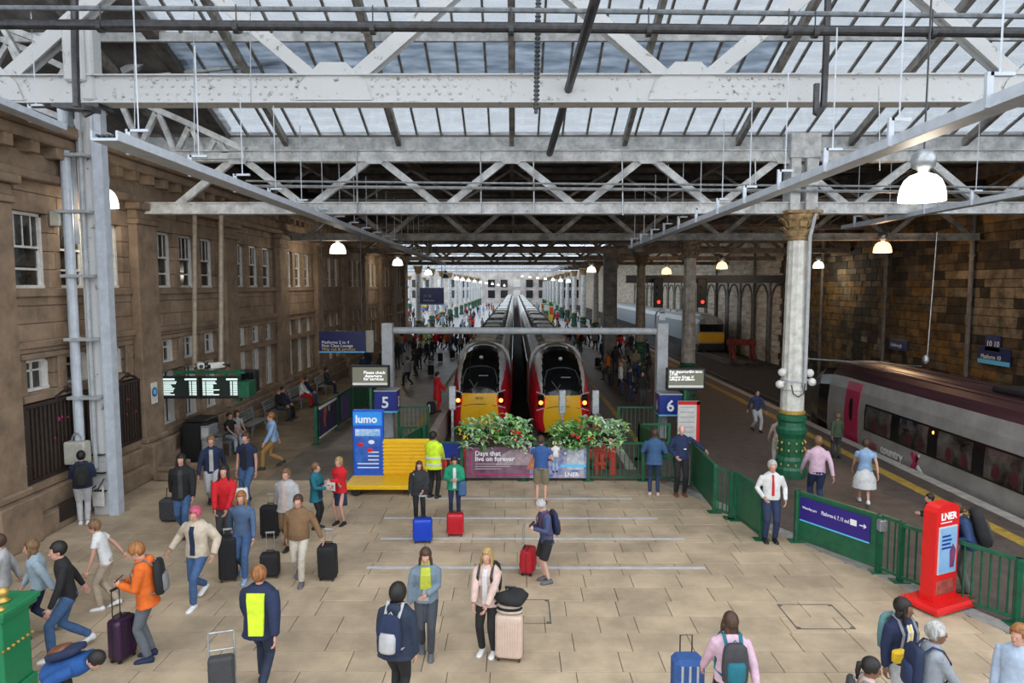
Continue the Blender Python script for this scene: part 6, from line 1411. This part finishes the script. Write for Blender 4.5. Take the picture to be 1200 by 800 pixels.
o = thing('push_frame','metal grey luggage frame dragged beside the hi-vis panelled jacket','trolley',gp(262,828),.3)
for sx in (-.16,.16): MB().tube([(sx,0,.05),(sx,0,1.05)],.016,6).build('rail', GALV, o)
for z in (.2,.5,.8,1.04): MB().tube([(-.16,0,z),(.16,0,z)],.012,6).build('cross_bar', GALV, o)
MB().bbox(-.16,-.16,.1,.16,.0,.75,.03).build('load', char, o)
p = person('person in a blue quilted jacket and jeans leaning on the front railing',766,580,170,fmt('cloth_quilt_blue',(.035,.09,.20)),jeand,'brown','long',headpy=503,arms='rail',coat=.03,hem=.80,female=True,legs='leggings',shoes=rose,lean=.12)
for z in (.86,.94,1.02,1.10,1.18,1.26,1.34):
    rows_ = p['rows']; MB().loft([[p['S'](p['T']((math.cos(a)*(.165+.03+o_), math.sin(a)*(p['ty'](z)+o_), z+dz_))) for a in [k*PI/10 for k in range(20)]] for o_, dz_ in ((-.03,-.006),(-.004,-.006),(-.004,.006),(-.03,.006))]).build('quilt_seam', navy, p['t'])
p = person('bald person in a navy uniform top with a hand on the gate, brown shoes',797,580,0,fmt('cloth_uniform_navy',(.012,.022,.075)),blk,'grey','bald',skin='pale',headpy=496,arms='side_rail',belly=.03,bw=1.12,shoes=brshoe,nod=.1)
MB().bbox(.03,-.175,1.28,.10,-.155,1.31,.002).build('chest_badge', white, p['t'])
p = person('person in a white short-sleeved shirt and red tie behind the swung gate leaf',902,634,-5,white,jeand,'grey','short',headpy=527,arms='tie',bw=1.12,belly=.02,hem=.90,H=1.82)
p['strip']('tie',redc,.028,.018,1.0,1.42,off=.010); 
p = person('person in a pink shirt and dark jeans walking on the right platform',956,598,170,pinkc,jeand,'lightbrown','short',headpy=498,st=.2,arms='walk',bw=1.1,belly=.02)
p = person('person in a dark green top near the silver train, left of the blue dress',980,536,175,olive,char,'lightbrown','short',headpy=484,st=.12,arms='walk2',hem=.80)
p = person('person in a blue and white dress hurrying along the right platform',1012,590,160,lblue,white,'brown','short',headpy=512,st=.24,arms='walk',legs='dress',female=True,sleeve=.5,shoes=wshoe)
p = person('person in a beige top and white trousers left of the green column foot',912,545,175,rose,white,'lightbrown','short',headpy=484,st=.2,arms='walk')
p = person('person in navy jacket with an overhead case on the right platform, far from camera',886,505,10,jeand,lgrey,'dark','short',headpy=455,st=.2,arms='walk')
p = person('person in a navy jacket and grey trousers behind the railing by the red totem',1133,697,-110,fmt('cloth_navy_bright',(.018,.045,.13)),fmt('cloth_grey_trek',(.13,.135,.13)),'brown','short',headpy=588,arms='rail',coat=.025,lean=.3,shoes=brshoe,nod=.3)
backpack(p,'large black trekking rucksack on the person behind the red totem',blk,char,z=1.22,hh=.34,w=.19,d=.2)
p = person('person in black with a dark cap mostly hidden by the red totem',1090,650,-100,blk,char,'dark','short',headpy=578,arms='phone',coat=.02,lean=.1)
p = person('person in a navy cardigan and white top with a yellow pouch, lower right',1060,838,15,navy,lgrey,'dark','long',skin='brown',loc=HP(1058,700,1.68),H=1.68,arms='belly',coat=.02,inner=white,female=True,turn=35)
backpack(p,'teal and grey rucksack on the person in the navy cardigan',fmt('cloth_sea',(.12,.26,.28)),grey); p['strip']('lanyard',YT,.012,.012,1.12,1.40,off=.012)
o,_ = sub(p,'pouch','mustard yellow pouch at the waist of the navy cardigan','bag',(-.18,-.16,.95)); MB().bbox(-.09,-.05,0,.09,.05,.17,.03).build('pouch', fmt('cloth_mustard',(.75,.48,.02)), o)
p = person('person in a grey sweatshirt with a navy rucksack facing right, lower right',1092,862,85,fmt('cloth_marl',(.27,.30,.34)),char,'grey','short',skin='brown',loc=HP(1092,728,1.76),H=1.76,arms='front',belly=.02,lean=.05)
backpack(p,'navy rucksack on the person in the grey sweatshirt',navy,jeand)
p = person('young dark-haired person in pale pink with a grey rucksack at the bottom right',1022,868,70,rose,char,'dark','pony',skin='brown',loc=HP(1018,770,1.55),H=1.55,arms='hang',female=True,nod=.2)
backpack(p,'grey rucksack on the young person in pale pink',char,grey)
p = person('person in a light blue shirt cut by the right edge at the bottom',1196,840,-60,fmt('cloth_sky',(.42,.52,.66)),jeand,'ginger','short',loc=HP(1196,731,1.72),H=1.72,arms='hang',coat=.01)
p = person('person in a pink top with a dark rucksack walking away at the bottom centre',856,838,180,pinkc,blk,'brown','long',loc=HP(857,716,1.70),H=1.70,st=.15,arms='walk',female=True,coat=.015)
backpack(p,'dark grey rucksack with a turquoise edge at the bottom centre',char,teal)
o = thing('blue_bag', 'blue and grey striped wheeled bag beside the pink top at the bottom', 'bag', HP(806,768,.72)); MB().bbox(-.2,-.16,.03,.2,.16,.72,.06).build('bag', blue, o)
for i in range(3): MB().bbox(-.12+i*.1,-.168,.1,-.09+i*.1,-.158,.66,.002).build('stripe', lgrey, o)
MB().tube([(-.08,.1,.7),(-.08,.1,.95),(.08,.1,.95),(.08,.1,.7)],.01,5).build('handle', BLACK, o)
# --- left platform figures
p = person('person in a mustard and blue outfit rushing past the benches',320,548,-60,lblue,fmt('cloth_ochre',(.35,.20,.06)),'ginger','short',headpy=480,st=.3,arms='walk',coat=.02)
p = person('person in a black top and pale jeans sitting on the bench by the kiosk',213,545,60,blk,fmt('cloth_bleached',(.32,.38,.46)),'brown','short',loc=V((-9.62,22.7,0)),H=1.7,seat=.46,arms='lap',sleeve=.5)
p = person('person in a pale top sitting beside the kiosk, leaning on their neighbour',225,545,60,lgrey,fmt('cloth_bleached',(1,1,1)),'brown','long',loc=V((-9.62,23.3,0)),H=1.62,seat=.46,arms='lap',sleeve=.5,female=True)
for i, (y, tc, bc, L) in enumerate(((28.1,blk,char,'black, nearest on the second bench'),(28.6,navy,blk,'navy on the second bench'),(31.3,white,redc,'white and red on the third bench'),(31.9,navy,jean,'navy and jeans on the third bench'),(35.4,char,navy,'charcoal on the far bench'))):
    person('seated person in %s' % L,0,0,90,tc,bc,('lightbrown','dark','ginger','brown','dark')[i],'short',loc=V((-9.85,y,0)),H=1.7,seat=.46,arms='lap',vox=.022)
p = person('person in a full red coat standing at the platform edge beside the left train',524,479,100,redc,redc,'dark','short',loc=V((-3.45,30.2,0)),H=1.78,arms='front',coat=.04,hem=.50)
o = thing('backpack','black and white rucksack on the floor beside the person in full red','backpack',V((-3.65,29.6,0))); MB().bbox(-.2,-.14,0,.2,.14,.55,.08).build('bag', blk, o); MB().bbox(-.13,-.17,.08,-.03,-.13,.45,.02).build('pocket', white, o)
pro = []
cols = [(blk,char,'dark','black'),(navy,jeand,'brown','navy'),(orange,char,'brown','orange'),(white,jeand,'blonde','white'),(redc,blk,'dark','red'),(grey,blk,'brown','grey'),(lblue,tane,'ginger','light blue'),(khaki,jean,'dark','khaki')]
for i, (a, b, h, nme) in enumerate(cols):
    q_ = person('traveller in %s on the platforms' % nme,0,0,(0,170,30,190,-40,90,150,-90)[i],a,b,h,'short' if i%2 else 'long',loc=V((5+i*.3,60+i,0)),H=1.72,st=.15*(i%3),arms=('walk','hang')[i%2],coat=.015,vox=.03,detail=False); pro.append((q_['t'], nme))
def bag_dark(x, y, i, lab): suitcase(x, y, 20*i, lab, blk, .6, .36, .25, .9)
rc = random.Random(21); USED = [V((-7.2,56,0))]+[V((8.3,20+12.5*k,0)) for k in range(16)]+[V((-10.4,74+12.0*k,0)) for k in range(12)]+[V((-22.4,74+12.0*k,0)) for k in range(12)]
near = [(500,425,'L'),(488,440,'L'),(478,452,'L'),(510,412,'L'),(540,408,'L'),(548,412,'L'),(560-25,404,'L'),(470,415,'L'),(497,402,'L'),(455,470,'L'),(440,462,'L'),(425,450,'L'),(520,400,'L'),(640+66,425,'R'),(712,444,'R'),(727,463,'R'),(737,470,'R'),(752,478,'R'),(745,440,'R'),(760,446,'R'),(681,412,'R'),(675,404,'R'),(697,410,'R'),(735,430,'R'),(721,436,'R'),(758,425,'R'),(492,432,'L'),(506,422,'L'),(515,408,'L'),(485,422,'L'),(527,410,'L'),(545,402,'L'),(474,440,'L'),(466,430,'L'),(534,416,'L'),(552,406,'L'),(447,448,'L'),(431,438,'L'),(709,418,'R'),(748,460,'R'),(731,452,'R'),(690,406,'R')]
side = {'L':('left','travellers on the near left platform'),'R':('right','travellers on the near right platform')}
ci = [1,0,5,4,1,0,4,7,3,0,5,1,6,1,2,3,1,0,7,0,0,1,5,5,0,1,0,1,4,0,7,0,5,0,1,2,0,1,0,1,5,0]
for i, (px, py, sd) in enumerate(near):
    src, nme = pro[ci[i]]; g_ = gp(px, py); USED.append(g_.copy()); dup(src, g_, rc.uniform(0,6.28), label='traveller in %s standing or walking on the near %s platform' % (nme, side[sd][0]), group='travellers in %s, near %s platform' % (nme, side[sd][0]))
for i in range(250):
    y = 56+rc.random()**1.4*110; x = rc.uniform(-26,-3.9) if i%3 else rc.uniform(4.2,11); 
    if y < 72 and x < -10.3: x = -10.2+rc.random()*6
    if any((q.x-x)**2+(q.y-y)**2 < .8 for q in USED): continue
    USED.append(V((x,y,0)))
    sd = 'left' if x < 0 else 'right'; src, nme = pro[i%8]
    dup(src, (x,y,0), rc.uniform(0,6.28), label='distant traveller in %s far down the %s platform' % (nme, sd), group='distant travellers in %s, %s side' % (nme, sd))
for i, (px, py) in enumerate(((516,424),(530,420),(700,430),(716,452),(742,462),(505,440))):
    g_ = gp(px, py); suitcase(g_.x, g_.y, 30*i, 'dark suitcase standing among the travellers, %s' % ('left platform, nearer the wall','left platform by the train','right platform, farthest','right platform beside the orange coat','right platform near the pier','left platform, nearest the gantry')[i], blk, .6, .36, .25, .95, ribs=2)
# stalls, signs and screens in the far concourse
STC = [mat('stall_%s' % n, c, .6, var=.1) for n, c in (('green',(.05,.25,.10)),('white',(.6,.6,.6)),('blue',(.03,.12,.4)),('yellow',(.7,.5,.05)),('red',(.5,.05,.04)),('lime',(.3,.5,.08)))]
nm6 = ('green','white','blue','yellow','red','lime')
for i in range(26):
    x = rc.uniform(-38,-5) if i%3 else rc.uniform(4.5,10.5); y = rc.uniform(74,165); h = rc.uniform(1.4,2.8); w2 = rc.uniform(.5,1.6)
    if any((q.x-x)**2+(q.y-y)**2 < 1.6 for q in USED): continue
    USED.append(V((x,y,0))); t = thing('stall', 'distant %s stall or advert panel on the %s concourse' % (nm6[i%6], 'left' if x < 0 else 'right'), 'stall', (x,y,0), group='distant %s panels, %s side' % (nm6[i%6], 'left' if x < 0 else 'right'))
    MB().bbox(-w2/2,-.25,0,w2/2,.25,h,.04).build('cabinet', STC[i%6], t); MB().bbox(-w2/2+.1,-.27,h*.5,w2/2-.1,-.25,h-.15,.004).build('panel', STC[(i+1)%6], t)
g_ = gp(497,419); t = thing('topiary', 'small bright green conical shrub on the left platform above the gantry beam', 'plant', (-7.2,56,0))
m = MB(); q = random.Random(2); MB().lathe([(.3,0),(.4,.5)],n=10).build('pot', DSTEEL, t)
for i in range(120):
    a = q.random()*6.28; z = .5+q.random()*1.9; r = (2.5-z)*.35*math.sqrt(q.random()); c_ = V((r*math.cos(a),r*math.sin(a),z)); m.loft([[c_+V((-.09,0,0)),c_+V((0,-.04,0)),c_+V((.09,0,0))],[c_+V((-.02,0,.14)),c_+V((0,-.02,.14)),c_+V((.02,0,.14))]])
m.build('leaves', LEAF[1], t, kind='stuff')
# end of the hall: pale building, and trees to the left
t = struct('wall_far', MB().box(-44,238,-1,30,240,11), mat('far_wall', (.55,.50,.47), .8, var=.2, scale=.3))
for i in range(15):
    for z in (1.5,5.2): MB().bbox(-40+i*4.4,237.8,z,-37.6+i*4.4,238,z+2.6,.02).build('pane', BLKGL if i%3 else WWIN, t)
for i in range(10):
    t = thing('tree', 'pale green tree outside beyond the far left concourse', 'tree', (-48-rc.random()*8, 90+i*13, 0), group='trees outside beyond the left concourse')
    MB().tube([(0,0,0),(0,0,3)],.25,6).build('trunk', DSTEEL, t); m = MB()
    for k in range(160):
        u = V((rc.gauss(0,1),rc.gauss(0,1),rc.gauss(0,1))).normalized()*rc.random()**.4; c_ = V((u.x*3.5,u.y*3.5,6+u.z*3.6)); d1 = V((rc.uniform(-.5,.5),rc.uniform(-.5,.5),.3)); m.loft([[c_-d1,c_+V((.3,0,0)),c_+V((0,.3,0))],[c_+d1*.6,c_+d1*.6+V((.08,0,0)),c_+d1*.6+V((0,.08,0))]])
    m.build('foliage', LEAF[3], t, kind='stuff')
bpy.data.scenes.remove(BK)
